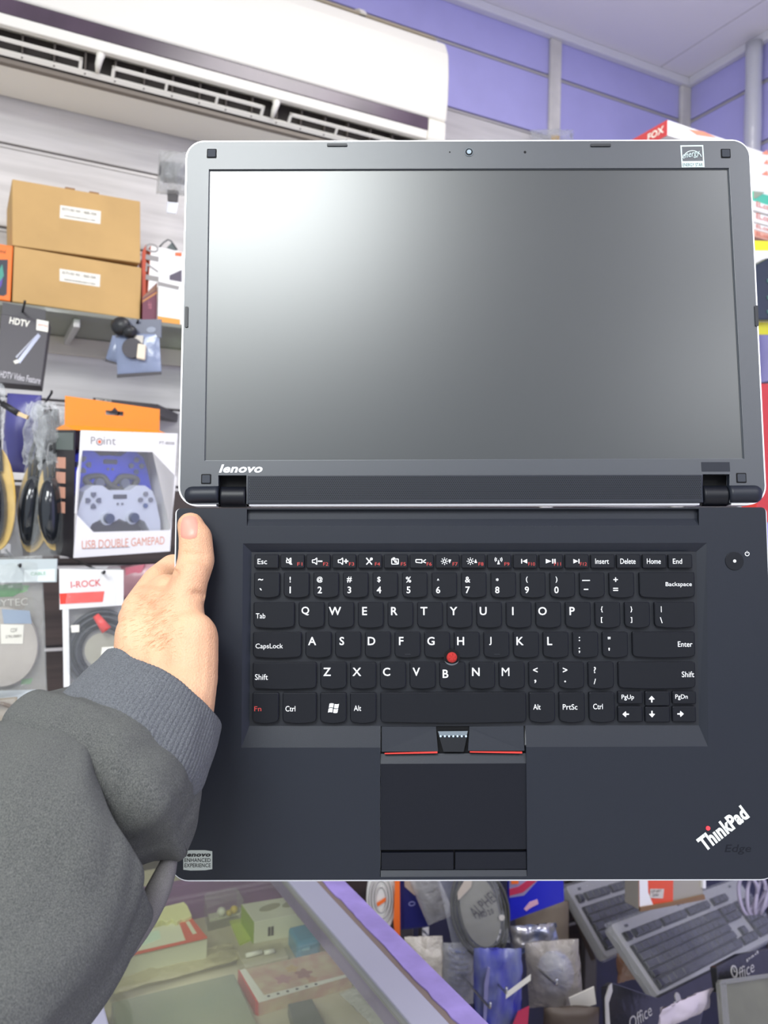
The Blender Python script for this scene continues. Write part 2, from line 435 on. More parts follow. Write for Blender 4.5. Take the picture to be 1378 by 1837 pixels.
def g_proj(mb, c, s):
    q = lambda x, y: (c.x+x*s, c.y+y*s)
    for a, b in (((-9, 3), (2, 3)), ((2, 3), (2, -3)), ((2, -3), (-9, -2)), ((-9, -2), (-9, 3)), ((4, 0), (9, 3)), ((4, -1), (9, -3))): ln(mb, q(*a), q(*b), 1.6*s)
def g_sun(up):
    def f(mb, c, s):
        q = lambda x, y: (c.x+x*s, c.y+y*s); n = 8
        for k in range(n):
            t = 2*math.pi*k/n; ln(mb, q(-4+4.6*math.cos(t), 4.6*math.sin(t)), q(-4+6.6*math.cos(t), 6.6*math.sin(t)), 1.3*s)
            t2 = 2*math.pi*(k+1)/n; ln(mb, q(-4+2.8*math.cos(t), 2.8*math.sin(t)), q(-4+2.8*math.cos(t2), 2.8*math.sin(t2)), 1.4*s)
        flat(mb, [q(5, -4), q(8, 3), q(3, 3)] if not up else [q(3, -3), q(8, -3), q(5.5, 4)])
    return f
def g_wifi(mb, c, s):
    q = lambda x, y: (c.x+x*s, c.y+y*s); flat(mb, [q(-2.4, -5.5), q(2.4, -5.5), q(0, 3)])
    for r in (4, 6.5):
        for sg in (0, 180):
            for k in range(3):
                t = math.radians(sg-36+24*k); t2 = math.radians(sg-12+24*k); ln(mb, q(r*math.cos(t), 3+r*math.sin(t)), q(r*math.cos(t2), 3+r*math.sin(t2)), 1.2*s)
def g_prev(mb, c, s):
    q = lambda x, y: (c.x+x*s, c.y+y*s); ln(mb, q(-5, -4), q(-5, 4), 1.8*s); flat(mb, [q(-3.5, 0), q(5, -4), q(5, 4)])
def g_next(mb, c, s):
    q = lambda x, y: (c.x+x*s, c.y+y*s); ln(mb, q(5, -4), q(5, 4), 1.8*s); flat(mb, [q(3.5, 0), q(-5, 4), q(-5, -4)])
def g_play(mb, c, s):
    q = lambda x, y: (c.x+x*s, c.y+y*s); flat(mb, [q(2, 0), q(-8, 4), q(-8, -4)]); ln(mb, q(4.5, -4), q(4.5, 4), 2.4*s); ln(mb, q(8.5, -4), q(8.5, 4), 2.4*s)
def g_arrow(ang):
    def f(mb, c, s):
        ca, sa = math.cos(math.radians(ang)), math.sin(math.radians(ang))
        q = lambda x, y: (c.x+(x*ca-y*sa)*s, c.y+(x*sa+y*ca)*s)
        flat(mb, [q(-5.5, -1.2), q(0, -1.2), q(0, 1.2), q(-5.5, 1.2)]); flat(mb, [q(0, -5.4), q(6, 0), q(0, 5.4), q(-1.2, 0)])
    return f
def g_win(mb, c, s):
    for sx, sy in ((-4.6, 4.2), (4.6, 4.2), (-4.6, -4.2), (4.6, -4.2)):
        q = lambda x, y: (c.x+(x+sx+(y+sy)*.18)*s, c.y+(y+sy-.9*math.sin((x+sx)*.35))*s)
        top = [q(-3.8+7.6*k/4, 3.5) for k in range(5)]; bo = [q(3.8-7.6*k/4, -3.5) for k in range(5)]
        flat(mb, bo[::-1]+top[::-1])
def g_pt(py): return lambda mb, c, s: flat(mb, circ(c.x, c.y, 1.9*s, 8))
fk = [None, g_spk('x'), g_spk('-'), g_spk('+'), g_mic, g_cam, g_proj, g_sun(False), g_sun(True), g_wifi, g_prev, g_play, g_next]
for i in range(17):
    x = 456.5+46.45*i; w = 43
    if i == 0: lg = [('Esc', 14, 13, 9.5, 17, W_)]
    elif i < 13:
        lg = [(fk[i], 20, 12.5, 0, 0, W_), ('F%d' % i, 35 if i < 10 else 33, 17.5, 6, 9 if i < 10 else 12, R_)]
    else:
        t, ww = (('Insert', 24.5), ('Delete', 27.5), ('Home', 25), ('End', 16.5))[i-13]
        lg = [(t, 20 if i < 16 else 16, 12.5, 9.5 if i != 16 else 9, ww, W_)]
    key(x, 994.3, w, 25, lg, True)
num = [('~', '`'), ('!', '1'), ('@', '2'), ('#', '3'), ('$', '4'), ('%', '5'), ('^', '6'), ('&', '7'), ('*', '8'), ('(', '9'), (')', '0'), ('_', '-'), ('+', '=')]
for i, (a, b) in enumerate(num):
    y_ = 1026.8
    ha = {'~': 3, '^': 3.5, '_': 1.6, '*': 5.5, '+': 8, '(': 11, ')': 11}.get(a, 10.5); hb = {'`': 3.5, '-': 1.8, '=': 5.5}.get(b, 12)
    wa = {'_': 14, '~': 9}.get(a); wb_ = {'-': 8, '=': 9}.get(b)
    key(456+53.1*i, y_, 45.5, 46.3, [(a, 11.5, 13 if a != '_' else 14.5, ha, wa, W_), (b, 11.5, 31.5 if hb > 6 else 30.5, hb, wb_, W_)])
key(1147.5, 1026.5, 100, 46.8, [('Backspace', 70.5, 22.5, 9.5, 47, W_)])
key(455, 1080.4, 73, 47.2, [('Tab', 12.5, 24.5, 9, 17, W_)])
tabr = 'QWERTYUIOP'
for i in range(12):
    if i < 10: lg = [(tabr[i], 12, 16, 14.5 if tabr[i] != 'Q' else 15.5, None, W_)]
    else: lg = [('{' if i == 10 else '}', 12, 13, 10.5, None, W_), ('[' if i == 10 else ']', 12, 32, 10, None, W_)]
    key(535.8+53.2*i, 1080.2, 46, 47, lg)
key(1174.6, 1080, 73, 47, [('|', 12, 13, 10.5, None, W_), ('\\', 12, 32.5, 10.5, None, W_)])
key(454, 1134.2, 86.5, 47, [('CapsLock', 29, 26, 11, 49, W_)])
for i, ch in enumerate('ASDFGHJKL'):
    k = key(548+53.3*i, 1134, 46.5, 47, [(ch, 12, 16, 14.5, None, W_)])
    if ch in 'FJ':
        m_ = MB(); c = LT.L(548+53.3*i+24, 1134+40); m_.tube([(c.x-.0018, c.y, KZ), (c.x+.0018, c.y, KZ)], .0002, 6).build('home_bar', K_DECK, k)
key(548+53.3*9, 1133.8, 46.5, 47, [(':', 12, 12.5, 7.5, None, W_), (';', 12, 33, 10, None, W_)])
key(548+53.3*10, 1133.8, 46.5, 47, [('"', 12, 11, 4.5, None, W_), ("'", 12, 31, 5, 2.4, W_)])
key(1135, 1133.6, 113, 47, [('Enter', 95-.5, 22, 9.5, 26, W_)])
key(453.5, 1188.6, 114, 48.5, [('Shift', 15.5, 26, 10, 23, W_)])
for i, ch in enumerate('ZXCVBNM'):
    key(574.8+53.4*i, 1188.3, 46.8, 48.5, [(ch, 12 if ch != 'B' else 11, 17 if ch != 'B' else 20.5, 14.5, None, W_)])
for i, (a, b) in enumerate((('<', ','), ('>', '.'), ('?', '/'))):
    key(574.8+53.4*(i+7), 1188, 46.8, 48.5, [(a, 12, 14, 8.5 if a != '?' else 11, None, W_), (b, 12, 34.5, {',': 6, '.': 2.8, '/': 9.5}[b], None, W_)])
key(1109.5, 1187.8, 139, 48.5, [('Shift', 125, 22, 10, 22, W_)])
BY = 1243
key(453, BY, 46.5, 55.5, [('Fn', 9.5, 28.5, 8.5, 12.5, R_)])
key(507, BY, 60.5, 55.5, [('Ctrl', 14, 28.5, 9.5, 17.5, W_)])
key(574.3, BY, 47, 55.5, [(g_win, 24, 27.5, 0, 0, W_)])
key(628, BY, 47, 55.5, [('Alt', 13.5, 27.5, 9.5, 13, W_)])
key(682.5, BY-.5, 262, 55.5)
key(949.5, BY-.7, 47, 55, [('Alt', 14, 26, 9.5, 13, W_)])
key(1003, BY-.7, 47, 55, [('PrtSc', 20, 26, 9.5, 26, W_)])
key(1057, BY-1, 47, 55, [('Ctrl', 16, 25.5, 9.5, 17, W_)])
key(1109, 1240.5, 44.5, 22.5, [('PgUp', 17.5, 11, 10, 22, W_)], True)
key(1109, 1267.3, 44.5, 28, [(g_arrow(180), 14, 14, 0, 0, W_)], True)
key(1158, 1240.5, 44.5, 26, [(g_arrow(90), 11.5, 14, 0, 0, W_)], True)
key(1158, 1268, 44.5, 28, [(g_arrow(270), 12, 13, 0, 0, W_)], True)
key(1207, 1240.5, 42.5, 22.5, [('PgDn', 16, 10.5, 10, 22, W_)], True)
key(1207, 1267.3, 42.5, 28, [(g_arrow(0), 14, 13.5, 0, 0, W_)], True)
# red pointing stick between G, H and B
c = LT.L(810.5, 1179)
MB().prism(circ(c.x, c.y, .0052, 24), KZ-.0003, KZ+.00015).build('pointing_stick_collar', K_HOLE, L.e)
mb = MB(); r_ = [(0, .0030), (.0012, .0034), (.0022, .0033), (.0029, .0026), (.0032, .0012)]
mb.tube([(c.x, c.y, KZ+z) for z, _ in r_], [r for _, r in r_], 18)
for k in range(14):
    t = 2*math.pi*k/14*2.4; q = .0024*math.sqrt((k+.5)/14); mb.ball((c.x+q*math.cos(t), c.y+q*math.sin(t), KZ+.0031), .00035, 6, 4)
mb.build('pointing_stick', K_REDCAP, L.e, smooth=True)
mb = MB(); mb.add([(p[0], p[1], KZ+.0002) for p in [(c.x+.0052*math.cos(math.radians(a)), c.y+.0052*math.sin(math.radians(a))) for a in range(205, 340, 9)]+[(c.x+.0052*math.cos(math.radians(a)), c.y-.0008+.0033*math.sin(math.radians(a))) for a in range(335, 204, -9)]], [tuple(range(30))])
mb.build('key_scoop', mat('scoop_grey', (88, 92, 98), .35, spec=.6), L.e)
# pointer buttons above the pad
zr = -.0030
L.poly('pad_bed', [(683, 1305), (943.5, 1304), (945.5, 1572), (683, 1573)], -.0058, -.0042, K_HOLE)
def slab(name, pts, m, parent=None):  # pts (px,py,z)
    vs = [V((*lp(a, b), z)) for a, b, z in pts]; n = len(vs); lo = [V((v.x, v.y, -.0042)) for v in vs]
    fs = [tuple(range(n))[::-1]] + [tuple(range(n, 2*n))] + [(i, (i+1) % n, n+(i+1) % n, n+i) for i in range(n)]
    return mesh_obj(name, vs+lo, fs, m, parent or L.e)
slab('pointer_button', [(685, 1305, -.003), (685, 1349, -.0004), (786, 1348, -.0004), (783, 1309, -.003), (783, 1305, -.0032)], K_DECK)
slab('pointer_button', [(843, 1305, -.0032), (843, 1309, -.003), (840, 1347, -.0004), (941, 1347, -.0004), (941, 1304, -.003)], K_DECK)
slab('middle_button', [(785.5, 1313, -.0028), (796, 1349, -.0004), (832, 1349, -.0004), (841, 1312.5, -.0028)], K_KEY)
slab('middle_button_facet', [(786.5, 1313.5, -.0026), (789, 1321, -.0021), (838, 1320.5, -.0021), (840, 1313, -.0026)], mat('button_facet', (95, 104, 112), .35, spec=.6))
for k in range(7):
    q = LT.L(791+7.6*k, 1322); mb = MB().ball((q.x, q.y, -.0019), (.0007, .0007, .0003), 10, 5).build('button_dot', mat('pale_blue_dot', (190, 215, 240), .3), L.e, smooth=True)
for a, b in (((690, 1351.5), (785, 1349)), ((843, 1348.5), (937, 1349.5))):
    L.poly('red_accent', [(a[0], a[1]+1.6), (b[0], b[1]+2.4), (b[0], b[1]-.8), (a[0], a[1]-.4)], -.0012, -.0002, mat('accent_red', (190, 50, 42), .4))
slab('pad_front_bar', [(682.5, 1354, -.0030), (682.5, 1371, -.0010), (945, 1370, -.0010), (944.5, 1353, -.0030)], K_DECK)
slab('touchpad', [(682.8, 1371, -.0010), (682.8, 1526, -.0012), (945.3, 1524.5, -.0012), (945, 1370, -.0010)], K_DARK)
L.poly('pad_button', [(684, 1531), (814, 1530), (814, 1561), (684, 1561.5)], -.004, -.0010, K_DARK, bevel=.0003)
L.poly('pad_button', [(817, 1530), (945, 1529.5), (945.5, 1560), (817, 1561)], -.004, -.0010, K_DARK, bevel=.0003)
slab('pad_lip', [(683, 1563, -.0014), (683, 1573, .0), (945.5, 1572, .0), (945.5, 1562, -.0014)], K_DECK)
# power button, its sign, logos, sticker
c = LT.L(1317.5, 1006.5)
L.poly('power_button', circ(c.x, c.y, .0059, 32), -.001, .0005, K_KEY, px=False, bevel=.0003)
L.poly('power_light', circ(c.x, c.y, .0010, 16), .0004, .0007, K_WHITE, px=False)
c = LT.L(1340.5, 993.5)
ring = circ(c.x, c.y, .0015, 18, a0=120, a1=420); inn = circ(c.x, c.y, .0011, 18, a0=120, a1=420)
mb = MB(); n = len(ring); mb.add([(p[0], p[1], .0001) for p in ring+inn], [(i, i+1, n+i+1, n+i) for i in range(n-1)]); mb.box(c.x-.0002, c.x+.0002, c.y+.0003, c.y+.0018, 0, .0001)
mb.build('power_sign', K_WHITE, L.e)
a = LT.L(1258, 1523); b = LT.L(1341, 1458); ang = math.atan2(b.y-a.y, b.x-a.x)
mb = MB(); cc = LT.L(1297, 1486); ww = .0365
add_text(mb, 'Think', cc.x-ww/2*math.cos(ang)*1-.0, 0, 0, 1, 0) if False else None
def logo_text(s, t0, t1, hh, up=0):
    m = MB(); mid = (t0+t1)/2; cx = cc.x+math.cos(ang)*mid-math.sin(ang)*up; cy = cc.y+math.sin(ang)*mid+math.cos(ang)*up; w = t1-t0
    add_text(m, s, cx-w/2, cx+w/2, cy-hh/2, cy+hh/2, .0003, rot=ang, bold=.045)
    return m
mb = logo_text('Th\u0131nkPad', -.0180, .0180, .0097)
mb.build('badge_lettering', mat('badge_silver', (205, 208, 205), .35, metal=.2), L.e)
q = LT.L(1270, 1485.5); L.poly('badge_dot', circ(q.x, q.y, .0014, 16), 0, .0006, mat('badge_red', (215, 60, 70), .35), px=False)
L.text('embossed_word', 'Edge', 1300, 1348, 1515, 1533, .00005, K_DARK, shear=.2)
st = L.poly('deck_sticker', [(329, 1527), (342, 1525), (368, 1525), (381, 1527), (381, 1559), (368, 1561), (342, 1561.5), (329, 1560)], 0, .0002, K_STK)
pb = mat('print_black', (20, 20, 22), .5)
L.text('sticker_lettering', 'lenovo', 331, 378, 1529, 1537, .0003, pb, st, bold=.05, shear=.2)
L.text('sticker_lettering', 'ENHANCED', 331, 378, 1539.5, 1546.5, .0003, pb, st)
L.text('sticker_lettering', 'EXPERIENCE', 331, 378, 1549, 1556, .0003, pb, st)
# ------------------------------------------------------------------ lid
LD = T('lid', None, None, (849, 908, .5228), (1378, 906.8, .5228), (837, 250, .5462))
LDloc = LT.I @ LD.M
bpy.data.objects.remove(LD.e); LD.e = None
def ldp(a, b): q = LD.L(a, b); return (q.x, q.y)
lx0, ly0 = ldp(318.5, 908); lx1 = ldp(1377.5, 908)[0]; ly1 = ldp(838, 250)[1]
nl = LD.LL([(392, 912), (392, 853), (442, 853), (442, 912)]); nr = LD.LL([(1261, 912), (1261, 851), (1309, 851), (1309, 912)])
def lid_outline(ins, r, rb=None):
    o = rrect(lx0+ins, lx1-ins, ly0+ins, ly1-ins, r, 8)   # order: top right, top left, low left, low right
    low = [(nl[0].x-ins*.0, ly0+ins), (nl[1].x, nl[1].y), (nl[2].x, nl[2].y), (nl[3].x, ly0+ins), (nr[0].x, ly0+ins), (nr[1].x, nr[1].y), (nr[2].x, nr[2].y), (nr[3].x, ly0+ins)]
    return o[:27]+low+o[27:]
sh = MB(); sh.prism(lid_outline(0, .0125), -.0085, -.0050)

_nl, _nr = nl, nr; g_ = .0016
nl = [V((nl[0].x-g_, nl[0].y)), V((nl[1].x-g_, nl[1].y+g_)), V((nl[2].x+g_, nl[2].y+g_)), V((nl[3].x+g_, nl[3].y))]; nr = [V((nr[0].x-g_, nr[0].y)), V((nr[1].x-g_, nr[1].y+g_)), V((nr[2].x+g_, nr[2].y+g_)), V((nr[3].x+g_, nr[3].y))]
_o = lid_outline(0, .0125); sh = MB(); sh.prism(_o, -.0085, -.0050); nl, nr = _nl, _nr
sh.prism(_o, -.0052, -.0008, 0, [rrect(lx0+.0016, lx1-.0016, nl[1].y+.0030, ly1-.0016, .011, 8)])
sh = sh.build('lid', K_SILV, LT.e, bevel=.0007)
sh.matrix_local = LDloc; LD.e = sh
scr_o = [(375, 304), (1308, 301.5), (1335.5, 823), (367, 826.5)]
so = LD.LL(scr_o); hole = [V((so[0].x, so[0].y)), V((so[1].x, so[1].y)), V((so[2].x, so[2].y)), V((so[3].x, so[3].y))]
LD.poly('bezel', lid_outline(.0013, .0112), -.0045, 0, K_LID, px=False, holes=(hole,), bevel=.0005)
grow = .0015
LD.poly('screen', [(so[3].x-grow, so[3].y-grow), (so[2].x+grow, so[2].y-grow), (so[1].x+grow, so[1].y+grow), (so[0].x-grow, so[0].y+grow)], -.0040, -.0014, K_SCR, px=False)
mb = MB()
for a, b in ((0, 1), (1, 2), (2, 3), (3, 0)):
    A, B = so[a], so[b]; mb.tube([(A.x, A.y, -.0012), (B.x, B.y, -.0012)], .00045, 6)
mb.build('screen_gasket', mat('gasket', (70, 74, 80), .4), LD.e)
K_RUB = mat('rubber_grey', (50, 53, 60), .7, spec=.3)
for cx, cy in ((380, 275.5), (1302, 275.5), (370, 859.5), (1330, 857.5)):
    q = LD.L(cx, cy); LD.poly('bumper_recess', rrect(q.x-.0033, q.x+.0033, q.y-.0033, q.y+.0033, .0006, 2), 0, .00012, K_HOLE, px=False)
    LD.poly('rubber_bumper', rrect(q.x-.0026, q.x+.0026, q.y-.0026, q.y+.0026, .0006, 2), 0, .0007, K_RUB, px=False, bevel=.0003)
for cx, cy, w, h in ((605, 260.5, 19, 2.6), (1077.5, 261, 19, 2.6), (335, 569, 2.9, 19.5), (1357, 567, 3, 19.5)):
    q = LD.L(cx, cy); s = .00036; LD.poly('rubber_strip', rrect(q.x-w*s, q.x+w*s, q.y-h*s, q.y+h*s, min(w, h)*s*.6, 3), 0, .0008, mat('strip_black', (24, 25, 30), .5), px=False, bevel=.0003)
q = LD.L(841.5, 273)
cm = LD.poly('webcam', circ(q.x, q.y, .0031, 24), 0, .0003, mat('cam_ring', (70, 78, 86), .3, spec=.7), px=False)
LD.poly('webcam_ring', circ(q.x, q.y, .0024, 24), .0002, .0004, K_HOLE, px=False)
LD.poly('webcam_lens', circ(q.x, q.y, .0015, 20), .0003, .0007, mat('cam_lens', (150, 165, 175), .15, spec=.9), px=False)
for cx in (807, 942):
    q = LD.L(cx, 273); LD.poly('microphone_hole', circ(q.x, q.y, .00055 if cx < 900 else .0009, 12), 0, .0001, K_HOLE, px=False)
LD.text('lid_logo', 'lenovo', 393, 471, 833, 848, .0002, K_WHITE, bold=.03, shear=.25)
# energy sticker: frame, arc, script word, lower words
fr = [(1220.5, 261), (1261.5, 260.5), (1264, 300), (1223, 300.5)]; fi = [(1223, 263.5), (1259.5, 263), (1261, 289), (1224.5, 289.5)]
stk = LD.poly('lid_sticker', fr, .0001, .0002, K_GREYP, holes=(fi,))
q = LD.L(1242.5, 283); mb = MB()
A1 = [(q.x+.0062*math.cos(math.radians(t)), q.y-.0005+.0056*math.sin(math.radians(t))) for t in range(12, 169, 8)]
A2 = [(q.x+.0057*math.cos(math.radians(t)), q.y-.0005+.0050*math.sin(math.radians(t))) for t in range(12, 169, 8)]
n = len(A1); mb.add([(p[0], p[1], .0003) for p in A1+A2], [(i, i+1, n+i+1, n+i) for i in range(n-1)]); mb.build('sticker_arc', K_GREYP, stk)
q2 = LD.L(1240, 281); mb = MB(); add_text(mb, 'energy', q2.x-.0060, q2.x+.0064, q2.y-.0016, q2.y+.0026, .0003, rot=.22, bold=.0, shear=.5); mb.build('sticker_script', K_GREYP, stk)
LD.text('sticker_lettering', 'ENERGY STAR', 1225, 1261, 292.5, 298.5, .0003, K_DECK, stk, bold=.0)
LD.poly('hinge_cover_plate', [(1258, 829), (1309, 829), (1310, 846), (1259, 846)], 0, .00015, K_DECK)
# speaker bar between the hinges with its field of small holes
g0, g1 = ldp(444, 904); g2, g3 = ldp(1259, 852)
bar = LD.poly('speaker_bar', [(g0, g1), (g2, g1), (g2, g3), (g0, g3)], -.004, .0012, K_DECK, px=False, bevel=.0005)
mb = MB(); nx = 230; ny = 13; hx = (g2-g0-.002)/nx; hy = (g3-g1-.0032)/ny
for j in range(ny):
    for i in range(nx):
        x = g0+.001+hx*(i+.5+(.5 if j % 2 else 0)); y = g1+.0024+hy*(j+.5); r = .00040
        if x > g2-.0012: continue
        mb.add([(x-r, y, .00125), (x, y-r, .00125), (x+r, y, .00125), (x, y+r, .00125)], [(0, 1, 2, 3)])
h = mb.build('grille_holes', K_HOLE, bar); tag(h, kind='stuff')
# barrels: curved hinge covers at both ends and the dark hinge knuckles in the notches
def barrel(name, pa, pb, r, m, round_left=False, round_right=False, z=-.004):
    a = LD.L(*pa); b = LD.L(*pb); n = 12; pts = []; rs = []
    L_ = (b-a).length
    for k in range(n+1):
        t = k/n; q = a+(b-a)*t; rr = r
        d0 = t*L_; d1 = (1-t)*L_
        if round_left and d0 < r: rr = r*math.sqrt(max(.02, 1-(1-d0/r)**2))
        if round_right and d1 < r: rr = r*math.sqrt(max(.02, 1-(1-d1/r)**2))
        pts.append((q.x, q.y, z)); rs.append(rr)
    return MB().tube(pts, rs, 28).build(name, m, LD.e, smooth=True)
barrel('hinge_cover', (328, 888), (392, 887), .0062, K_DECK, round_left=True, z=-.0028)
barrel('hinge_cover', (1309, 886), (1371, 885.5), .0062, K_DECK, round_right=True, z=-.0028)
barrel('hinge_knuckle', (395, 890), (440, 890), .0068, K_KEY, z=-.0055)
barrel('hinge_knuckle', (1264, 888), (1308, 888), .0068, K_KEY, z=-.0055)
for nt_ in (nl, nr):
    LD.poly('hinge_notch', [(nt_[0].x-.004, nt_[1].y+.004), (nt_[2].x+.004, nt_[2].y+.004), (nt_[2].x+.004, ly0+.0005), (nt_[0].x-.004, ly0+.0005)], -.0100, -.0087, K_HOLE, px=False)
# ------------------------------------------------------------------ room
WD = 1.8; WX0 = -1.35; WXR = WX(1235, 142, 1.9386).x
K_PUR = mat('lavender_laminate', (186, 182, 236), .22, spec=.5, bump=.35, bscale=22, var=.02, vscale=6)
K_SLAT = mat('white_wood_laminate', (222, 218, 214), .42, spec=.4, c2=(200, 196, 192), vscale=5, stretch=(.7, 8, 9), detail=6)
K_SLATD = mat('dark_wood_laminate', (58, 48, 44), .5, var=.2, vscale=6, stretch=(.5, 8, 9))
K_GROOVE = mat('groove_grey', (92, 86, 86), .6)
K_ALU = mat('groove_rail', (196, 192, 188), .4, metal=.3)
K_POST = mat('post_cream', (222, 218, 210), .4, var=.05, vscale=12, bump=.15, bscale=60)
K_CEIL = mat('ceiling_panel_white', (238, 234, 240), .55, spec=.3)
K_TRIM = mat('cornice_white', (226, 224, 230), .45)
def structure(o): o['kind'] = 'structure'; return o
def sbox(name, x0, x1, y0, y1, z0, z1, m, parent=None, bevel=0):
    o = MB().box(x0, x1, y0, y1, z0, z1).build(name, m, parent, bevel=bevel)
    if parent is None: structure(o)
    return o
XR = WX(1235, 142, 1.9386).x
XR = 1.9386
wb_ = sbox('wall_back', WX0, XR+.10, WD+.012, WD+.10, 0, ZC, K_GROOVE)
wr_ = sbox('wall_right', XR+.012, XR+.10, -3.0, WD+.012, 0, ZC, K_GROOVE)
zs = [ZC, 2.697, 2.526, 2.356, 2.188, 2.018, 1.848, 1.678, 1.508, 1.338, 1.168, .998, .828, .658, .488, .318, .148, 0]
for a, b in zip(zs[:-1], zs[1:]):
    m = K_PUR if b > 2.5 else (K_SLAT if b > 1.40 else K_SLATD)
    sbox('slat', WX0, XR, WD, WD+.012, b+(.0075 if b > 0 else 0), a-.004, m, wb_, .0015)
    sbox('slat', XR, XR+.012, -3.0, WD, b+(.0075 if b > 0 else 0), a-.004, K_PUR, wr_, .0015)
    if 0 < b: sbox('slat_rail', WX0, XR, WD-.0012, WD+.0118, b-.0035, b+.0025, K_ALU, wb_); sbox('slat_rail', XR-.0012, XR+.0118, -3.0, WD, b-.0035, b+.0025, K_ALU, wr_)
fl = sbox('floor', WX0, XR+.1, -4.6, WD+.1, -.05, 0, mat('floor_tile', (196, 190, 180), .4, var=.1, vscale=3))
ce = sbox('ceiling', WX0, XR+.1, -4.6, WD+.1, ZC+.02, ZC+.08, K_GROOVE)
jx = WZ(1186, 120, ZC).x
cx_ = [WX0, jx-1.2*2, jx-1.2, jx, XR+.01]; cy_ = [-4.6, -1.2, 0, 1.2+.0, WD]
cx_ = sorted(set([WX0, -.85, jx-1.2, jx, XR]))
for a, b in zip(cx_[:-1], cx_[1:]):
    sbox('ceiling_panel', a+.002, b-.002, -4.6, WD, ZC, ZC+.02, K_CEIL, ce, .001)
sbox('trim_1', WX0, XR, WD-.022, WD, ZC-.024, ZC, K_TRIM, None, .003)
sbox('trim_2', XR-.022, XR, -3.0, WD-.022, ZC-.024, ZC, K_TRIM, None, .003)
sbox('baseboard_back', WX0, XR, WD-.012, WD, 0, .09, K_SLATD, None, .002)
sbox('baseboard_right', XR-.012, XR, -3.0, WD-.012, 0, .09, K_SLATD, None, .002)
px_ = WY(994, 150, WD).x
sbox('trim_3', px_-.021, px_+.017, WD-.012, WD, .09, ZC-.024, K_POST, None, .003)
sbox('trim_4', XR-.040, XR, WD-.014, WD, .09, ZC-.024, K_POST, None, .003)
q = WX(1364, 170, XR)
mb = MB(); pts = [(XR-.028, q.y, .02+i*(ZC-.04)/60) for i in range(61)]
mb.tube(pts, [.0225+.0025*noise.noise(V((i*.9, 3, 0))) for i in range(61)], 20)
o = mb.build('wrapped_pipe', mat('foil_wrap', (215, 216, 220), .22, metal=.35, bump=.7, bscale=40), None, smooth=True)
tag(o, 'silver wrapped upright pipe on the lavender wall at the upper right', 'pipe')
# ceiling lamps (all behind or above the view)
for i, (x, y, sx, sy) in enumerate(LAMP_LOC):
    e = bpy.data.objects.new('ceiling_light', None); link(e); e.location = (x, y, ZC); e.rotation_euler = (0, 0, YAW-math.pi/2)
    tag(e, ['large square ceiling light panel behind the photographer, left of centre', 'ceiling light panel above the laptop, close to the back wall', 'smaller ceiling light panel behind the photographer on the right', 'ceiling light panel in the far row behind the photographer, left one', 'ceiling light panel in the far row behind the photographer, right one'][i], 'light', 'ceiling light panels')
    MB().box(-sx/2-.02, sx/2+.02, -sy/2-.02, sy/2+.02, -.035, -.001).build('lamp_frame', K_TRIM, e, bevel=.003)
    MB().box(-sx/2, sx/2, -sy/2, sy/2, -.039, -.0352).build('diffuser', mat('lamp_diffuser', (255, 255, 255), .5, emit=1.2), e)
# ------------------------------------------------------------------ hand and sleeve
def C3(px, py, d): return P(px, py, d)
caps = []
def cap(a, ra, b, rb): caps.append((C3(*a), ra, C3(*b), rb))
cap((342, 943, .5143), .0086, (350, 965, .5118), .0105)
cap((351, 965, .5118), .0105, (352, 1005, .5095), .0116)
cap((352, 1005, .5095), .0116, (343, 1035, .505), .0113)
cap((343, 1030, .503), .0113, (326, 1085, .498), .0135)
cap((326, 1085, .498), .0135, (318, 1150, .488), .0190)
cap((330, 1110, .492), .0120, (338, 1150, .484), .0178)
cap((338, 1148, .484), .0180, (334, 1220, .474), .0185)
cap((334, 1220, .474), .0185, (300, 1330, .450), .0240)
cap((318, 1150, .492), .0190, (290, 1250, .474), .0240)
cap((246, 1092, .507), .0098, (252, 1140, .494), .0150)
cap((252, 1140, .494), .0155, (258, 1240, .474), .0185)
cap((262, 1075, .510), .0090, (300, 1090, .500), .0135)
cap((275, 1120, .500), .0150, (300, 1180, .486), .0200)
cap((296, 1060, .515), .0110, (330, 1070, .503), .0120)
# index finger, round behind the laptop's edge, then the three below it
cap((246, 1092, .507), .0098, (282, 1042, .530), .0098); cap((282, 1042, .530), .0098, (310, 1018, .555), .0094); cap((310, 1018, .555), .0090, (380, 1010, .5515), .0080); cap((380, 1010, .5515), .0080, (430, 1012, .5500), .0070)
for k, (yy, dd) in enumerate(((1088, .008), (1130, .016), (1170, .022))):
    a = (240+k*5, yy+20, .512+dd); b = (262+k*6, yy, .548+dd*.4); c = (304, yy-8, .558-k*.002); e = (378-k*8, yy-14, .5505-k*.002); g = (432-k*16, yy-12, .5490-k*.002)
    cap((262, yy+70, .490+dd), .014, a, .0100); cap(a, .0100, b, .0095); cap(b, .0095, c, .0088); cap(c, .0088, e, .0078); cap(e, .0078, g, .0068)
hm = organic(caps, .0016, 5, 'hand')
hm.materials.clear(); hm.materials.append(skin)
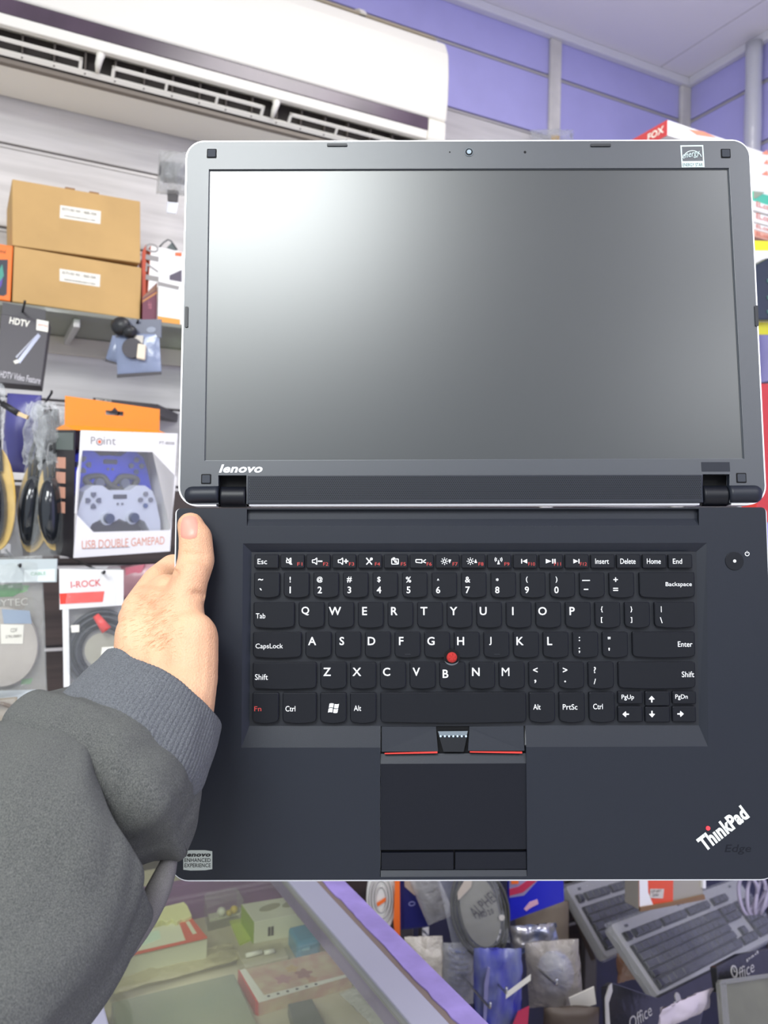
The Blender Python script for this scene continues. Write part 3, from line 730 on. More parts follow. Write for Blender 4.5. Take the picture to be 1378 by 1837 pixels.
# fine relief: thumb joint creases and the tendon fold running up the back of the hand
cre = [((326, 993), (372, 997), .0010), ((324, 1002), (374, 1008), .0009), ((258, 1096), (322, 1018), .0042), ((240, 1098), (285, 1052), .0012), ((344, 1064), (368, 1070), .0034), ((338, 975), (318, 985), .0006)]
for v in hm.vertices:
    r = v.co-CAM; d = r.dot(CF); sx = 689+FPX*r.dot(CR)/d; sy = 918.5-FPX*r.dot(CU)/d
    if d > .515: continue
    for a, b, dp in cre:
        A = V(a); B = V(b); ab = B-A; t = max(0, min(1, (V((sx, sy))-A).dot(ab)/ab.dot(ab))); q = A+ab*t; dist = (V((sx, sy))-q).length
        w_ = 12 if dp > .003 else 7
        if dist < w_: v.co += CF*dp*(1-dist/w_)**1.3*(1 if .08 < t < .92 else .4)
person = bpy.data.objects.new('person', None); link(person); person.location = C3(300, 1240, .47)
tag(person, 'left hand and forearm in charcoal knit sleeve gripping the laptop by its left edge', 'person')
bpy.context.view_layer.update()
PI = person.matrix_world.inverted()
def pchild(o): o.parent = person; o.matrix_parent_inverse = PI; return o
hand = bpy.data.objects.new('hand', hm); link(hand); pchild(hand)
hm.polygons.foreach_set('use_smooth', [True]*len(hm.polygons))
# thumbnail: shallow shell lying on the thumb
mb = MB(); nx, ny = 10, 12; vs = []; fs = []
def project_on(me, px, py):
    best = None
    r = ray(px, py); rn = r.normalized()
    hit = bvh.ray_cast(CAM, rn)
    return hit[0]
from mathutils.bvhtree import BVHTree
bvh = BVHTree.FromPolygons([v.co for v in hm.vertices], [tuple(p.vertices) for p in hm.polygons])
for j in range(ny+1):
    for i in range(nx+1):
        u = i/nx*2-1; v = j/ny*2-1
        uu = u*math.sqrt(1-.45*v*v) if v < 0 else u*math.sqrt(1-.25*v*v)
        vv = v*math.sqrt(1-.30*u*u)
        px = 339.5+15.5*uu-vv*1.0; py = 946+21*vv
        h = project_on(hm, px, py)
        if h is None: h = P(px, py, .503)
        rim = max(0, 1-max(abs(u), abs(v)))
        vs.append(h-CF*(.00015+.0007*min(1, rim*4)))
for j in range(ny):
    for i in range(nx): a = j*(nx+1)+i; fs.append((a, a+1, a+nx+2, a+nx+1))
pchild(mesh_obj('thumbnail', vs, fs, MATS['nail'], None, True))
# short hairs on the back of the hand
random.seed(12); mb = MB()
for k in range(380):
    px, py = random.gauss(272, 32), random.gauss(1112, 36)
    if not (222 < px < 335 and 1050 < py < 1170): continue
    h = project_on(hm, px, py)
    if h is None: continue
    a_ = math.radians(random.uniform(15, 75)); L_ = random.uniform(.0025, .0055)
    dv = CR*math.cos(a_)*-1+CU*math.sin(a_)*-.4; dv.normalize()
    mb.tube([h-CF*.0001, h-CF*.0006+dv*L_*.5, h-CF*.0005+dv*L_], [.00007, .00006, .00002], 3, caps=False)
hr = pchild(mb.build('hand_hair', mat('hair_brown', (186, 138, 98), .6), None)); hr['kind'] = 'stuff'
# sleeve
K_KNIT = mat('charcoal_knit', (70, 72, 71), .95, spec=.1, sheen=.06, c2=(108, 108, 105), vscale=2600, detail=8, stretch=(1, 1, .35), bump=.7, bscale=3200)
K_RIB = mat('charcoal_rib_knit', (82, 84, 88), .95, spec=.1, sheen=.06, c2=(106, 108, 112), vscale=1400, bump=.6, bscale=1800)
def loft(name, st, nseg, rows, m, rib=0, ribn=0, fold=0, seed=0, thick=.0022):
    """st: (px, py, depth, radius, tilt deg) stations; rings square to the arm's run"""
    C = [P(s[0], s[1], s[2]) for s in st]; n = len(st)
    def cr(a, b, c, d, t): return .5*((2*b)+(c-a)*t+(2*a-5*b+4*c-d)*t*t+(3*b-a-3*c+d)*t**3)
    cen = []; rad = []; sq = []
    for i in range(n-1):
        for k in range(rows):
            t = k/rows; i0, i1, i2, i3 = max(i-1, 0), i, i+1, min(i+2, n-1)
            cen.append(cr(C[i0], C[i1], C[i2], C[i3], t)); rad.append(cr(st[i0][3], st[i1][3], st[i2][3], st[i3][3], t)); sq.append(st[i1][4]*(1-t)+st[i2][4]*t)
    cen.append(C[-1]); rad.append(st[-1][3]); sq.append(st[-1][4])
    axis = (C[0]-C[-1]).normalized()
    vs = []; fs = []; N = len(cen)
    for r in range(N):
        d = (cen[max(r-3, 0)]-cen[min(r+3, N-1)]).normalized(); d = (d*.6+axis*.4).normalized()
        a = CR-d*CR.dot(d); a.normalize(); b = a.cross(d)*-1
        for k in range(nseg):
            t = 2*math.pi*k/nseg; dirv = a*math.cos(t)+b*math.sin(t)
            q = rad[r]
            nn = noise.noise(V((math.cos(t)*1.6+seed, math.sin(t)*1.6, r/N*3.2)))*fold + noise.noise(V((math.cos(t)*4+seed, math.sin(t)*4, r/N*7)))*fold*.35
            if rib: q += rib*abs(math.sin(t*ribn/2))
            vs.append(cen[r]+dirv*(q+nn)+d*noise.noise(V((math.cos(t)*1.2, math.sin(t)*1.2, seed+9)))*fold*1.5-d*sq[r]*math.cos(t))
    for r in range(N-1):
        for k in range(nseg):
            a0 = r*nseg+k; a1 = r*nseg+(k+1) % nseg; fs.append((a0, a1, a1+nseg, a0+nseg))
    o = mesh_obj(name, vs, fs, m, None, True)
    md = o.modifiers.new('cloth', 'SOLIDIFY'); md.thickness = thick; md.offset = -1
    return pchild(o)
loft('cuff', [(292, 1238, .472, .0370, 0), (280, 1254, .469, .0385, 0), (256, 1296, .459, .0410, 0), (224, 1344, .448, .0450, 0), (195, 1390, .440, .044, 0)], 720, 8, K_RIB, rib=.0009, ribn=100, fold=.0016, seed=2)
loft('sleeve', [(240, 1324, .453, .0395, 0), (226, 1344, .450, .0460, .001), (202, 1374, .444, .0545, .002), (174, 1402, .437, .0585, .003), (156, 1430, .431, .0550, .007), (146, 1456, .427, .0350, .014), (134, 1468, .423, .0280, .016),
   (120, 1462, .420, .0490, .016), (104, 1472, .415, .0570, .015), (80, 1516, .405, .0595, .012), (50, 1592, .393, .0575, .008), (12, 1672, .378, .0555, .004), (-66, 1762, .358, .0550, 0), (-170, 1860, .335, .0550, 0), (-300, 1980, .305, .056, 0)], 200, 9, K_KNIT, fold=.0060, seed=5)
K_LITLIN = mat('lit_knit_lining', (96, 93, 92), .95, spec=.05, c2=(116, 113, 112), vscale=2600)  # paler lining knit; the fabric's lit underside is painted into its colour
mb = MB(); mb.tube([P(*q) for q in [(318, 1500, .442), (300, 1560, .430), (276, 1616, .422), (244, 1672, .412), (212, 1724, .402), (190, 1760, .395)]], [.0015, .006, .0075, .007, .005, .001], 12); pchild(mb.build('sleeve_fold', K_LITLIN, None, smooth=True, sub=1))
# ------------------------------------------------------------------ air conditioner
K_AC = mat('ac_cream_plastic', (238, 234, 222), .35, spec=.4)
K_ACD = mat('ac_tinted_strip', (70, 56, 68), .25, spec=.6, c2=(86, 68, 84), vscale=9)
K_ACI = mat('ac_dark_inside', (52, 46, 42), .7)
ac = bpy.data.objects.new('air_conditioner', None); link(ac); ac.location = (.2, 1.8, 2.285)
tag(ac, 'long cream wall-mounted air conditioner with dark trim strip and open louvres', 'air conditioner')
bpy.context.view_layer.update(); ACI = ac.matrix_world.inverted()
def acb(o): o.parent = ac; o.matrix_parent_inverse = ACI; return o
XA0, XA1 = -.62, .957
def sweep(name, prof, xa, xb, m, bevel=0, smooth=False, seg=2):
    """profile (Y, Z) run along X"""
    n = len(prof); vs = [(xa, y, z) for y, z in prof]+[(xb, y, z) for y, z in prof]
    fs = [tuple(range(n)), tuple(range(2*n-1, n-1, -1))]+[(i, n+i, n+(i+1) % n, (i+1) % n) for i in range(n)]
    return acb(mesh_obj(name, vs, fs, m, None, smooth, bevel, seg))
sweep('housing', [(1.795, 2.285), (1.795, 2.600), (1.70, 2.600), (1.650, 2.590), (1.650, 2.345), (1.668, 2.285)], XA0, XA1-.001, K_AC, .003)
sweep('front_panel', [(1.652, 2.375), (1.602, 2.375), (1.596, 2.42), (1.594, 2.48), (1.598, 2.53), (1.612, 2.562), (1.640, 2.572), (1.652, 2.572)], XA0, XA1, K_AC, .006, seg=3)
sweep('end_cap', [(1.652, 2.375), (1.602, 2.375), (1.604, 2.33), (1.640, 2.286), (1.668, 2.284), (1.668, 2.375)], .909, XA1, K_AC, .006, seg=3)
sweep('trim_strip', [(1.652, 2.374), (1.603, 2.374), (1.604, 2.346), (1.652, 2.346)], XA0, .908, K_ACD, .001)
sweep('outlet_lip', [(1.652, 2.3455), (1.605, 2.3455), (1.609, 2.328), (1.618, 2.326), (1.652, 2.340)], XA0, .908, K_AC, .001)
# dark outlet recess with fins and louvres
sweep('outlet_recess', [(1.649, 2.340), (1.6495, 2.288), (1.6485, 2.288), (1.648, 2.340)], XA0, .905, K_ACI)
sweep('top_grille', [(1.66, 2.600), (1.635, 2.586), (1.622, 2.572), (1.66, 2.572)], XA0, XA1-.02, mat('ac_grille_tan', (176, 164, 140), .6), .001)
for i in range(5):
    x = -.20+i*.235
    sweep('grille_rib', [(1.66, 2.603), (1.632, 2.590), (1.616, 2.572), (1.66, 2.572)], x, x+.014, K_AC)
xs = [-.60+.055*i for i in range(27)]
for x in xs:
    sweep('fin', [(1.648, 2.335), (1.630, 2.330), (1.640, 2.292), (1.648, 2.290)], x, x+.003, mat('fin_dark', (96, 88, 80), .5))
def acat(px): return WY(px, 95+px*.27, 1.62).x
A_ = (1.606, 2.322); B_ = (1.652, 2.283)
def sp(s, o=0): return (A_[0]+(B_[0]-A_[0])*s, A_[1]+(B_[1]-A_[1])*s)
def bar(name, s0, s1, xa, xb, m, th=.004):
    a = sp(s0); b = sp(s1); n = (-.64*th, -.77*th)
    return sweep(name, [(a[0], a[1]), (b[0], b[1]), (b[0]+.7*th, b[1]+.7*th), (a[0]+.7*th, a[1]+.7*th)], xa, xb, m, .0006)
bar('louvre', .66, .83, XA0, .90, K_AC, .006)
for xa, xb in ((XA0, acat(148)), (acat(201), acat(475)), (acat(520), acat(760))):
    bar('louvre_frame', .30, .42, xa, xb, K_AC)
    for xx in (xa, xb-.006): bar('louvre_frame', .30, .70, xx, xx+.006, K_AC)
    for k in (1, 2):
        xx = xa+(xb-xa)*k/3; bar('louvre_post', .42, .70, xx, xx+.005, K_AC)
for px in (176, 492):
    x = acat(px); m_ = MB(); m_.tube([(x+.004, 1.622, 2.330), (x+.002, 1.617, 2.318), (x, 1.624, 2.308), (x, 1.634, 2.298)], [.010, .007, .006, .004], 10); acb(m_.build('louvre_bracket', K_AC, None, smooth=True))
sweep('drip_edge', [(1.649, 2.2885), (1.649, 2.280), (1.664, 2.2805), (1.664, 2.2885)], XA0, .90, mat('ac_edge_grey', (120, 110, 98), .5))
# ------------------------------------------------------------------ left wall goods
K_CARD = mat('brown_card', (196, 160, 106), .75, spec=.2, var=.03, vscale=8)
K_LAB = mat('white_paper_label', (232, 228, 214), .6)
K_INK = mat('label_ink', (96, 86, 74), .6)
K_WBOX = mat('white_glossy_card', (238, 236, 232), .3, spec=.5)
K_DK = mat('hook_black', (30, 30, 32), .4)
K_CHROME = mat('hook_chrome', (190, 192, 195), .2, metal=.9)
F_CLEAR = film('clear_film', fac=.05, edge=.42, rough=.10, bump=.5, bscale=70)
F_CRUMP = film('crumpled_film', fac=.20, edge=.85, rough=.12, bump=1.0, bscale=120)
F_GREY = film('grey_film', (200, 200, 198), fac=.38, edge=.8, rough=.15, bump=.6, bscale=80)
# glass shelf on brackets
zs_ = WY(140, 561, 1.60).z
sh_ = bpy.data.objects.new('glass_shelf', None); link(sh_); sh_.location = (.1, 1.8, zs_); tag(sh_, 'glass shelf with green edge carrying the brown cartons on the left wall', 'shelf')
sp_ = MB().box(-.9, .75, -.215, -.001, -.008, -.0002).build('glass_pane', glass('shelf_glass', (214, 226, 210), .4), sh_, bevel=.001)
for x in (-.42, .06, .55):
    MB().box(x, x+.012, -.19, -.001, -.026, -.0085).build('bracket', K_ALU, sh_, bevel=.002)
MB().box(-.9, .75, -.012, -.001, -.045, -.0085).build('shelf_rail', mat('cream_rail', (206, 198, 184), .4), sh_, bevel=.002)
def yq(px, py, y=1.60): return WY(px, py, y)
def carton(label, bl, br, tl, lab, y=1.600, dep=.17, tabs=False):
    t = T('carton', label, 'box', yq(*bl, y), yq(*br, y+.004), yq(*tl, y), 'brown cartons on the glass shelf')
    b = t.box('carton_body', 0, t.w, 0, t.h, -dep, 0, K_CARD, .0015)
    s = t.poly('address_label', lab, 0, .0004, K_LAB)
    cx0 = min(p[0] for p in lab); cx1 = max(p[0] for p in lab); cy0 = min(p[1] for p in lab); cy1 = max(p[1] for p in lab)
    t.text('label_print', '0171101 N1 - 060-10A', cx0+5, cx1-8, cy0+9, cy0+14, .0007, K_INK, s)
    random.seed(3); mb = MB(); a = t.L(cx0+8, cy0+18); bq = t.L(cx1-10, cy0+29); x = a.x
    while x < bq.x:
        w = random.choice((.0006, .001, .0016)); mb.box(x, x+w, bq.y, a.y, .0004, .0006); x += w+random.choice((.0008, .0012))
    mb.build('barcode', K_INK, s)
    if tabs:
        for u in (.40, .59): t.box('closing_tab', t.w*u, t.w*(u+.075), t.h-.001, t.h+.004, -.03, -.004, mat('tab_brown', (150, 112, 74), .8))
    return t
carton('lower of the two stacked brown cartons on the glass shelf', (22, 541), (251, 573), (22, 441), [(107, 482), (180, 493), (179, 515), (107, 504)])
carton('upper of the two stacked brown cartons, with two closing tabs on top', (22, 440), (252, 472), (22, 321), [(108, 368), (181, 379), (180, 402), (107, 391)], tabs=True)
# orange box at far left
t = T('orange_box', 'orange and black retail box standing left of the brown cartons', 'box', yq(-70, 528), yq(19, 541), yq(-70, 425))
t.box('box_body', 0, t.w, 0, t.h, -.10, 0, mat('box_orange', (240, 120, 40), .4), .002)
t.poly('picture_panel', [(-60, 465), (14, 466), (12, 528), (6, 531), (-60, 520)], .0, .0005, mat('panel_black', (50, 50, 60), .4))
t.poly('picture_tape', [(-5, 490), (4, 474), (7, 495), (-5, 512)], .0005, .0009, mat('tape_teal', (70, 150, 130), .4)); t.poly('picture_tape', [(-10, 518), (5, 498), (3, 512), (-8, 528)], .0005, .0009, mat('tape_violet', (90, 70, 160), .4))
t.text('box_lettering', 'mi', -2, 10, 448, 454, .0004, mat('brown_ink', (110, 50, 20), .5))
# white and red box with 1710 on its side
t = T('router_box', 'white retail box with orange red edge and big grey digits down its side', 'box', yq(262, 574, 1.62), yq(345, 588, 1.62), yq(262, 438, 1.62))
t.box('box_body', 0, t.w, 0, t.h, -.12, 0, K_WBOX, .002)
t.box('side_panel', -.0012, 0, 0, t.h-.002, -.12, -.001, mat('edge_redorange', (196, 74, 36), .4))
t.poly('side_edge', [(255, 452), (262, 438), (262, 574), (255, 574)], -.003, -.0005, mat('edge_redorange', (196, 74, 36), .4))
kg = mat('digit_grey', (150, 146, 142), .5)
for ch, y0_, y1_ in (('0', 438, 452), ('1', 459, 467), ('7', 474, 488), ('1', 495, 503)):
    c = t.L(273, (y0_+y1_)/2); h_ = .016; w_ = abs(y1_-y0_)/1450*1.75*1.05
    mb = MB(); add_text(mb, ch, c.x-w_/2, c.x+w_/2, c.y-.0125, c.y+.0125, .0004, rot=math.pi/2 if False else math.pi/2, bold=.0); mb.build('side_digit', kg, t.e)
t.poly('brand_patch', [(314, 453), (326, 453), (326, 460), (314, 459)], 0, .0005, mat('patch_orange', (232, 110, 60), .4))
t.poly('product_picture', [(304, 494), (326, 484), (326, 506), (304, 502)], 0, .0005, mat('picture_dark', (88, 80, 92), .4))
mb = MB(); pa = [t.L(288, 440), t.L(297, 430), t.L(305, 424.5), t.L(311, 427), t.L(322, 443)]
mb.tube([(p.x, p.y, -.02) for p in pa], .0016, 8); mb.build('carry_loop', mat('loop_grey', (96, 98, 98), .5), t.e, smooth=True)
t.poly('loop_flap', [(303, 439), (313, 429), (322, 443), (318, 444)], -.022, -.020, mat('flap_grey', (92, 100, 98), .6))
t = T('cable_box', 'low white and maroon retail box in front of the white and red one', 'box', yq(283, 577, 1.585), yq(350, 586, 1.585), yq(284, 512, 1.585))
t.box('box_body', 0, t.w, 0, t.h, -.028, 0, K_WBOX, .001)
t.poly('orange_hem', [(283, 577), (323, 582), (323, 573), (283, 567)], 0, .0005, mat('hem_orange', (232, 160, 70), .5))
t.poly('grey_header', [(284, 505), (322, 514), (320, 520), (284, 512)], -.004, .0006, kg)
t.poly('side_panel', [(257, 575), (283, 577), (284, 504), (258, 530)], -.012, -.0102, mat('side_maroon', (112, 56, 72), .4))
t.poly('side_stripe', [(257, 541), (284, 524), (284, 520), (257, 537)], -.0102, -.0097, mat('stripe_tan', (186, 128, 76), .5))
t.poly('side_stripe', [(257, 534), (284, 517), (284, 506), (258, 530)], -.0102, -.0097, mat('stripe_brown', (140, 104, 84), .5))
t.text('side_lettering', 'Hub', 266, 272, 540, 554, -.0096, mat('pink_ink', (190, 120, 130), .5))
# display hooks
def hook(px, py, y0, label):
    a = WY(px, py, WD); b = V((a.x-.0, y0, a.z))
    q = WY(px, py, y0)
    e = bpy.data.objects.new('display_hook', None); link(e); e.location = (q.x, WD, q.z); tag(e, label, 'hook')
    MB().box(-.009, .009, -.004, 0, -.008, .012).build('hook_plate', K_ALU, e, bevel=.001)
    MB().tube([(0, -.004, 0), (0, (y0-WD)*.6, 0), (0, y0-WD-.004, 0), (0, y0-WD-.008, .003)], .0019, 8).build('prong', K_DK, e, smooth=True)
hook(44, 545, 1.452, 'chrome display hook holding the black hanging box on the left')
hook(246, 579, 1.450, 'chrome display hook holding the two blue grey pouches')
hook(92, 706, 1.36, 'chrome display hook above the film wrapped mice')
hook(212, 743, 1.37, 'chrome display hook through the hang hole of the gamepad box')
hook(36, 1016, 1.245, 'chrome display hook holding the silver cable bag')
hook(186, 1028, 1.235, 'chrome display hook holding the white and red cable bag')
# black hanging box
t = T('hanging_box', 'tall black hanging retail box with white lettering and slanted stick picture', 'box', (-8, 686, 1.34), (73, 692, 1.36), (2, 563, 1.36))
KB = mat('box_charcoal', (70, 66, 70), .45, spec=.4)
t.poly('box_body', [(2, 563), (88.5, 577), (73, 693), (-9, 686)], -.03, 0, KB, bevel=.001)
t.poly('hang_tab', [(3, 538), (81, 552), (80, 576), (2, 563)], -.012, -.010, mat('tab_charcoal', (58, 55, 58), .45))
t.text('box_lettering', 'HDTV', 17, 53, 572, 584, .0006, K_LAB, bold=.03, rot=-.12)
t.poly('brand_patch', [(66, 573), (87, 577), (86, 596), (65, 592)], 0, .0005, K_LAB); t.text('patch_lettering', 'JOTTO', 68, 85, 582, 587, .0009, mat('patch_red', (200, 70, 50), .5), rot=-.12)
t.poly('stick_picture', [(68, 598), (73, 603), (36, 652), (30, 648)], 0, .0005, mat('stick_silver', (126, 128, 146), .3, metal=.3))
t.poly('stick_picture', [(63, 603), (66, 601), (30, 643), (28, 640)], 0, .0005, mat('stick_pale', (150, 152, 165), .3))
t.poly('stick_plug', [(31, 645), (34, 651), (27, 653), (24, 648)], 0, .0006, K_LAB)
t.text('box_lettering', 'HDTV Video Feature', 0, 73, 671, 683, .0006, mat('ink_pale', (190, 186, 190), .5), rot=-.10)
# pouches with adapters
K_PCH = mat('pouch_bluegrey', (132, 142, 168), .22, spec=.6, bump=.5, bscale=60)
K_PCHD = mat('pouch_header', (92, 96, 112), .3, spec=.5)
def pouch(name, label, cat, bl, br, tl, th, m, seed=0, group=None, wr=.002, fr=30, top=1.0):
    t = T(name, label, cat, bl, br, tl, group)
    pillow(t.w, t.h, th, wr=wr, seed=seed, fr=fr, top=top).build('pouch_film', m, t.e, smooth=True)
    return t
t = pouch('adapter_pouch', 'small blue grey pouch half hidden behind the larger adapter pouch', 'pouch', (189, 645, 1.44), (213, 652, 1.44), (197, 600, 1.44), .012, K_PCH, 3)
t.box('bottom_seam', 0, t.w, -.003, .003, -.001, .001, KB)
t = pouch('adapter_pouch', 'larger blue grey pouch with black round adapter and white sticker', 'pouch', (211, 676, 1.41), (290, 671, 1.41), (208, 600, 1.41), .012, K_PCH, 7)
t.poly('header_card', [(207, 574), (290, 573), (290, 606), (208, 606)], -.001, .002, K_PCHD, bevel=.0005)
t.poly('header_logo', circ(0, 0, .008, 16, .005), .002, .0026, mat('logo_grey', (140, 146, 160), .4), px=False).location = (*t.L(272, 592), 0)
t.poly('bottom_seam', [(211, 672), (290, 667), (290, 672), (211, 678)], .001, .004, KB)
t.poly('price_sticker', [(234, 603), (260, 604), (259, 618), (235, 616)], .008, .009, mat('sticker_cream', (205, 198, 186), .5))
c = t.L(241, 627); MB().prism(circ(c.x, c.y, .0175, 24), .004, .014).build('adapter_body', KB, t.e, bevel=.003)
t.poly('adapter_plug', [(252, 619), (266, 622), (264, 649), (249, 646)], .008, .016, mat('plug_cream', (228, 214, 190), .4), bevel=.002)
o = tag(T('black_adapter', 'glossy black lump shaped adapter hanging over the pouch header', 'adapter', (198, 608, 1.40), (240, 608, 1.40), (198, 570, 1.40)).e, None)
o2 = MB().ball((.018, .022, 0), (.017, .017, .011), 14, 8).ball((.034, .012, .002), (.013, .012, .010), 12, 8).build('adapter_body', K_DK, o, smooth=True)
# wrapped adapter near the top
t = T('wrapped_adapter', 'grey film wrapped power adapter with bright metal prong beside the lid', 'adapter', (280, 348, 1.62), (330, 352, 1.62), (280, 268, 1.62))
t.box('adapter_body', .006, t.w, .028, .062, -.016, .016, mat('adapter_grey', (92, 92, 96), .35), .005)
pillow(t.w*1.2, .088, .045, wr=.006, seed=11, fr=45).build('wrapping', F_GREY, t.e, smooth=True)
t.poly('prong_tab', [(300, 362), (320, 364), (316, 384), (299, 382)], -.002, .002, mat('tab_bright', (225, 225, 230), .15, metal=.5), bevel=.0006)
t.poly('cable_stub', [(300, 340), (320, 342), (318, 364), (301, 362)], -.006, .003, mat('stub_grey', (80, 76, 76), .5), bevel=.002)
# blue case behind the mice, dark flat box behind the gamepad box
t = T('blue_case', 'deep blue hanging case behind the film wrapped mice', 'case', (4, 846, 1.34), (66, 850, 1.34), (10, 705, 1.34))
pillow(t.w, t.h, .05, wr=.004, seed=2, fr=18).build('case_body', mat('case_blue', (72, 70, 132), .35, spec=.5), t.e, smooth=True)
t = T('flat_box', 'thin black box edge showing above the orange gamepad box', 'box', (165, 730, 1.62), (282, 742, 1.62), (165, 713, 1.62))
t.box('box_body', 0, t.w, 0, t.h, -.16, 0, KB, .001); t.text('box_lettering', 'MICRO', 172, 200, 716, 720, .0005, K_LAB)
# film wrapped mice on yellow cards
K_YEL = mat('card_yellow', (214, 178, 92), .45, var=.05, vscale=30)
K_GLB = mat('gloss_black', (30, 34, 40), .12, spec=.7)
def mouse(label, px0, col, dep, rot, sy=1.0):
    t = T('wrapped_mouse', label, 'computer mouse', (px0, 985, dep), (px0+50, 985, dep), (px0, 930, dep), 'film wrapped mice on yellow cards')
    w, h = .052, .158*sy
    out = [(w*.5+ (w*.56)*math.sin(a)*(1 if math.sin(a) > 0 else .9), h*.46-h*.48*math.cos(a)) for a in [2*math.pi*k/28 for k in range(28)]]
    o1 = MB().prism(out, -.008, -.004).build('yellow_card', K_YEL, t.e, bevel=.001)
    MB().ball((w*.5, h*.40, .004), (w*.36, h*.36, .024), 20, 12).build('mouse_body', K_GLB, t.e, smooth=True)
    mb = MB()
    for k in range(4):
        x = w*.3+k*w*.14; mb.tube([(x, h*.7, 0), (x+.002*math.sin(k), h*.95, .004), (x*.6+w*.3, h*1.25, .002), (x*.8+.004, h*1.45, -.002)], .0030, 8)
    mb.build('cable', K_DK, t.e, smooth=True)
    pillow(w*1.5, h*1.05, .035, wr=.004, seed=px0, fr=30, top=.45).build('film_bag', F_CLEAR, t.e, smooth=True).location = (-w*.22, -.012, 0)
    pillow(w*.72, h*.62, .022, wr=.007, seed=px0+4, fr=60, top=1.3, edge=.012).build('film_twist', F_CRUMP, t.e, smooth=True).location = (w*.05, h*.86, 0)
    t.e.matrix_world = t.M @ Matrix.Rotation(rot, 4, 'Z')
    return t
mouse('left of the two film wrapped black mice beside the gamepad box', 22, 0, 1.27, -.10)
mouse('right film wrapped black mouse, touching the gamepad box side', 66, 0, 1.25, .02, .94)
mouse('film wrapped black mouse cut off by the left edge of the picture', -38, 0, 1.22, .03, 1.05)
t = T('usb_plug', 'loose black cable end with a gold plug at the far left', 'cable', (0, 740, 1.20), (50, 740, 1.20), (0, 700, 1.20))
a = t.L(-30, 700); b = t.L(4, 724); c = t.L(33, 742); d = t.L(50, 749)
MB().tube([(a.x, a.y, -.01), (a.x*.5+b.x*.5, a.y*.5+b.y*.5+.004, 0), (b.x, b.y, 0)], .0022, 8).build('cable_lead', K_DK, t.e, smooth=True)
MB().tube([(b.x, b.y, 0), (c.x, c.y, 0)], .0048, 10).build('plug_grip', K_DK, t.e, smooth=True); MB().tube([(c.x, c.y, 0), (d.x, d.y, 0)], .0042, 4).build('plug_metal', mat('gold_metal', (205, 180, 140), .3, metal=.6), t.e)
# ------------------------------------------------------------------ gamepad box
t = GB = T('gamepad_box', 'white and orange retail box with clear window showing two gamepads', 'box', (132, 1001, 1.22), (305, 989, 1.35), (145, 772, 1.215))
K_ORG = mat('header_orange', (245, 146, 40), .22, spec=.6)
fr_ = [(145, 772), (318.7, 777.6), (305, 989), (132, 1001)]
wi = [(148, 808), (274, 811), (316.5, 856), (306, 951), (168, 954.6), (134.5, 920), (138, 846)]
t.poly('front_panel', fr_, -.0012, 0, K_WBOX, holes=(wi,))
t.poly('window_film', wi, -.0010, -.0006, film('window_film', fac=.03, edge=.45, rough=.05))
F4 = t.LL(fr_); x0_, x1_ = F4[3].x, F4[2].x; y0_ = F4[3].y; y1_ = F4[0].y; BD = .070
t.box('back_panel', x0_, x1_, y0_, y1_, -BD, -BD+.0012, mat('inner_grey', (150, 146, 156), .6))
t.box('bottom_panel', x0_, x1_, y0_, y0_+.0012, -BD, -.0012, K_WBOX)
t.box('right_panel', x1_-.0012, x1_, y0_, y1_, -BD, -.0012, K_WBOX)
KS = mat('side_black', (34, 30, 34), .35)
side = t.box('side_panel', x0_-.0004, x0_+.0012, y0_, y1_, -BD, -.0012, KS)
for k in range(4):
    yy = y0_+(y1_-y0_)*(.74-.118*k); t.box('side_pictogram', x0_-.0010, x0_-.0003, yy-.0085, yy+.0085, -BD*.82, -BD*.38, mat('picto_pink', (205, 150, 128), .5), .0002, parent=side)
t.box('side_band', x0_-.0011, x0_-.0004, y1_-.030, y1_-.004, -BD+.004, -.004, mat('side_grey', (96, 104, 100), .4))
# sloping orange top and hang tab
mb = MB(); hz = t.LL([(128, 764), (296, 764.5), (296, 730), (125, 718)]); tz = -.035; u0 = y1_+.008
mb.add([(x0_, y1_, 0), (x1_, y1_, 0), (x1_, u0, tz), (x0_, u0, tz), (x0_, y1_, -BD), (x1_, y1_, -BD)], [(0, 1, 2, 3), (3, 2, 5, 4), (0, 3, 4), (1, 5, 2), (0, 4, 5, 1)])
mb.build('top_panel', K_ORG, t.e)
ht = y1_+.052; cxm = (x0_+x1_)/2
hh_ = [(cxm-.016, u0+.020), (cxm+.016, u0+.020), (cxm+.016, u0+.027), (cxm+.006, u0+.027), (cxm, u0+.033), (cxm-.006, u0+.027), (cxm-.016, u0+.027)]
t.poly('hang_tab', [(x0_+.002, u0-.001), (x1_-.002, u0-.001), (x1_-.002, ht-.008), (x0_+.002, ht)], tz-.001, tz+.0006, K_ORG, px=False, holes=(hh_,))
t.text('box_lettering', 'P', 163, 171, 783.5, 797, .0004, kg, bold=.0); t.text('box_lettering', 'int', 186, 208, 784, 798, .0004, kg, bold=.0)
q = t.L(178.5, 792.5); MB().prism(circ(q.x, q.y, .0058, 20), 0, .0005, 0, [circ(q.x, q.y, .0042, 20)]).build('logo_ring', kg, t.e); MB().prism(circ(q.x, q.y, .0026, 14), 0, .0006).build('logo_dot', mat('logo_orange', (232, 110, 60), .4), t.e)
t.text('box_lettering', 'PT-8008', 286, 313, 792, 797.5, .0004, kg)
t.text('box_lettering', 'USB DOUBLE GAMEPAD', 147, 295, 966, 981, .0004, mat('ink_salmon', (226, 158, 128), .5), bold=.0)
t.poly('lettering_rule', [(147, 984), (233, 981), (233, 982), (147, 985)], 0, .0004, kg)
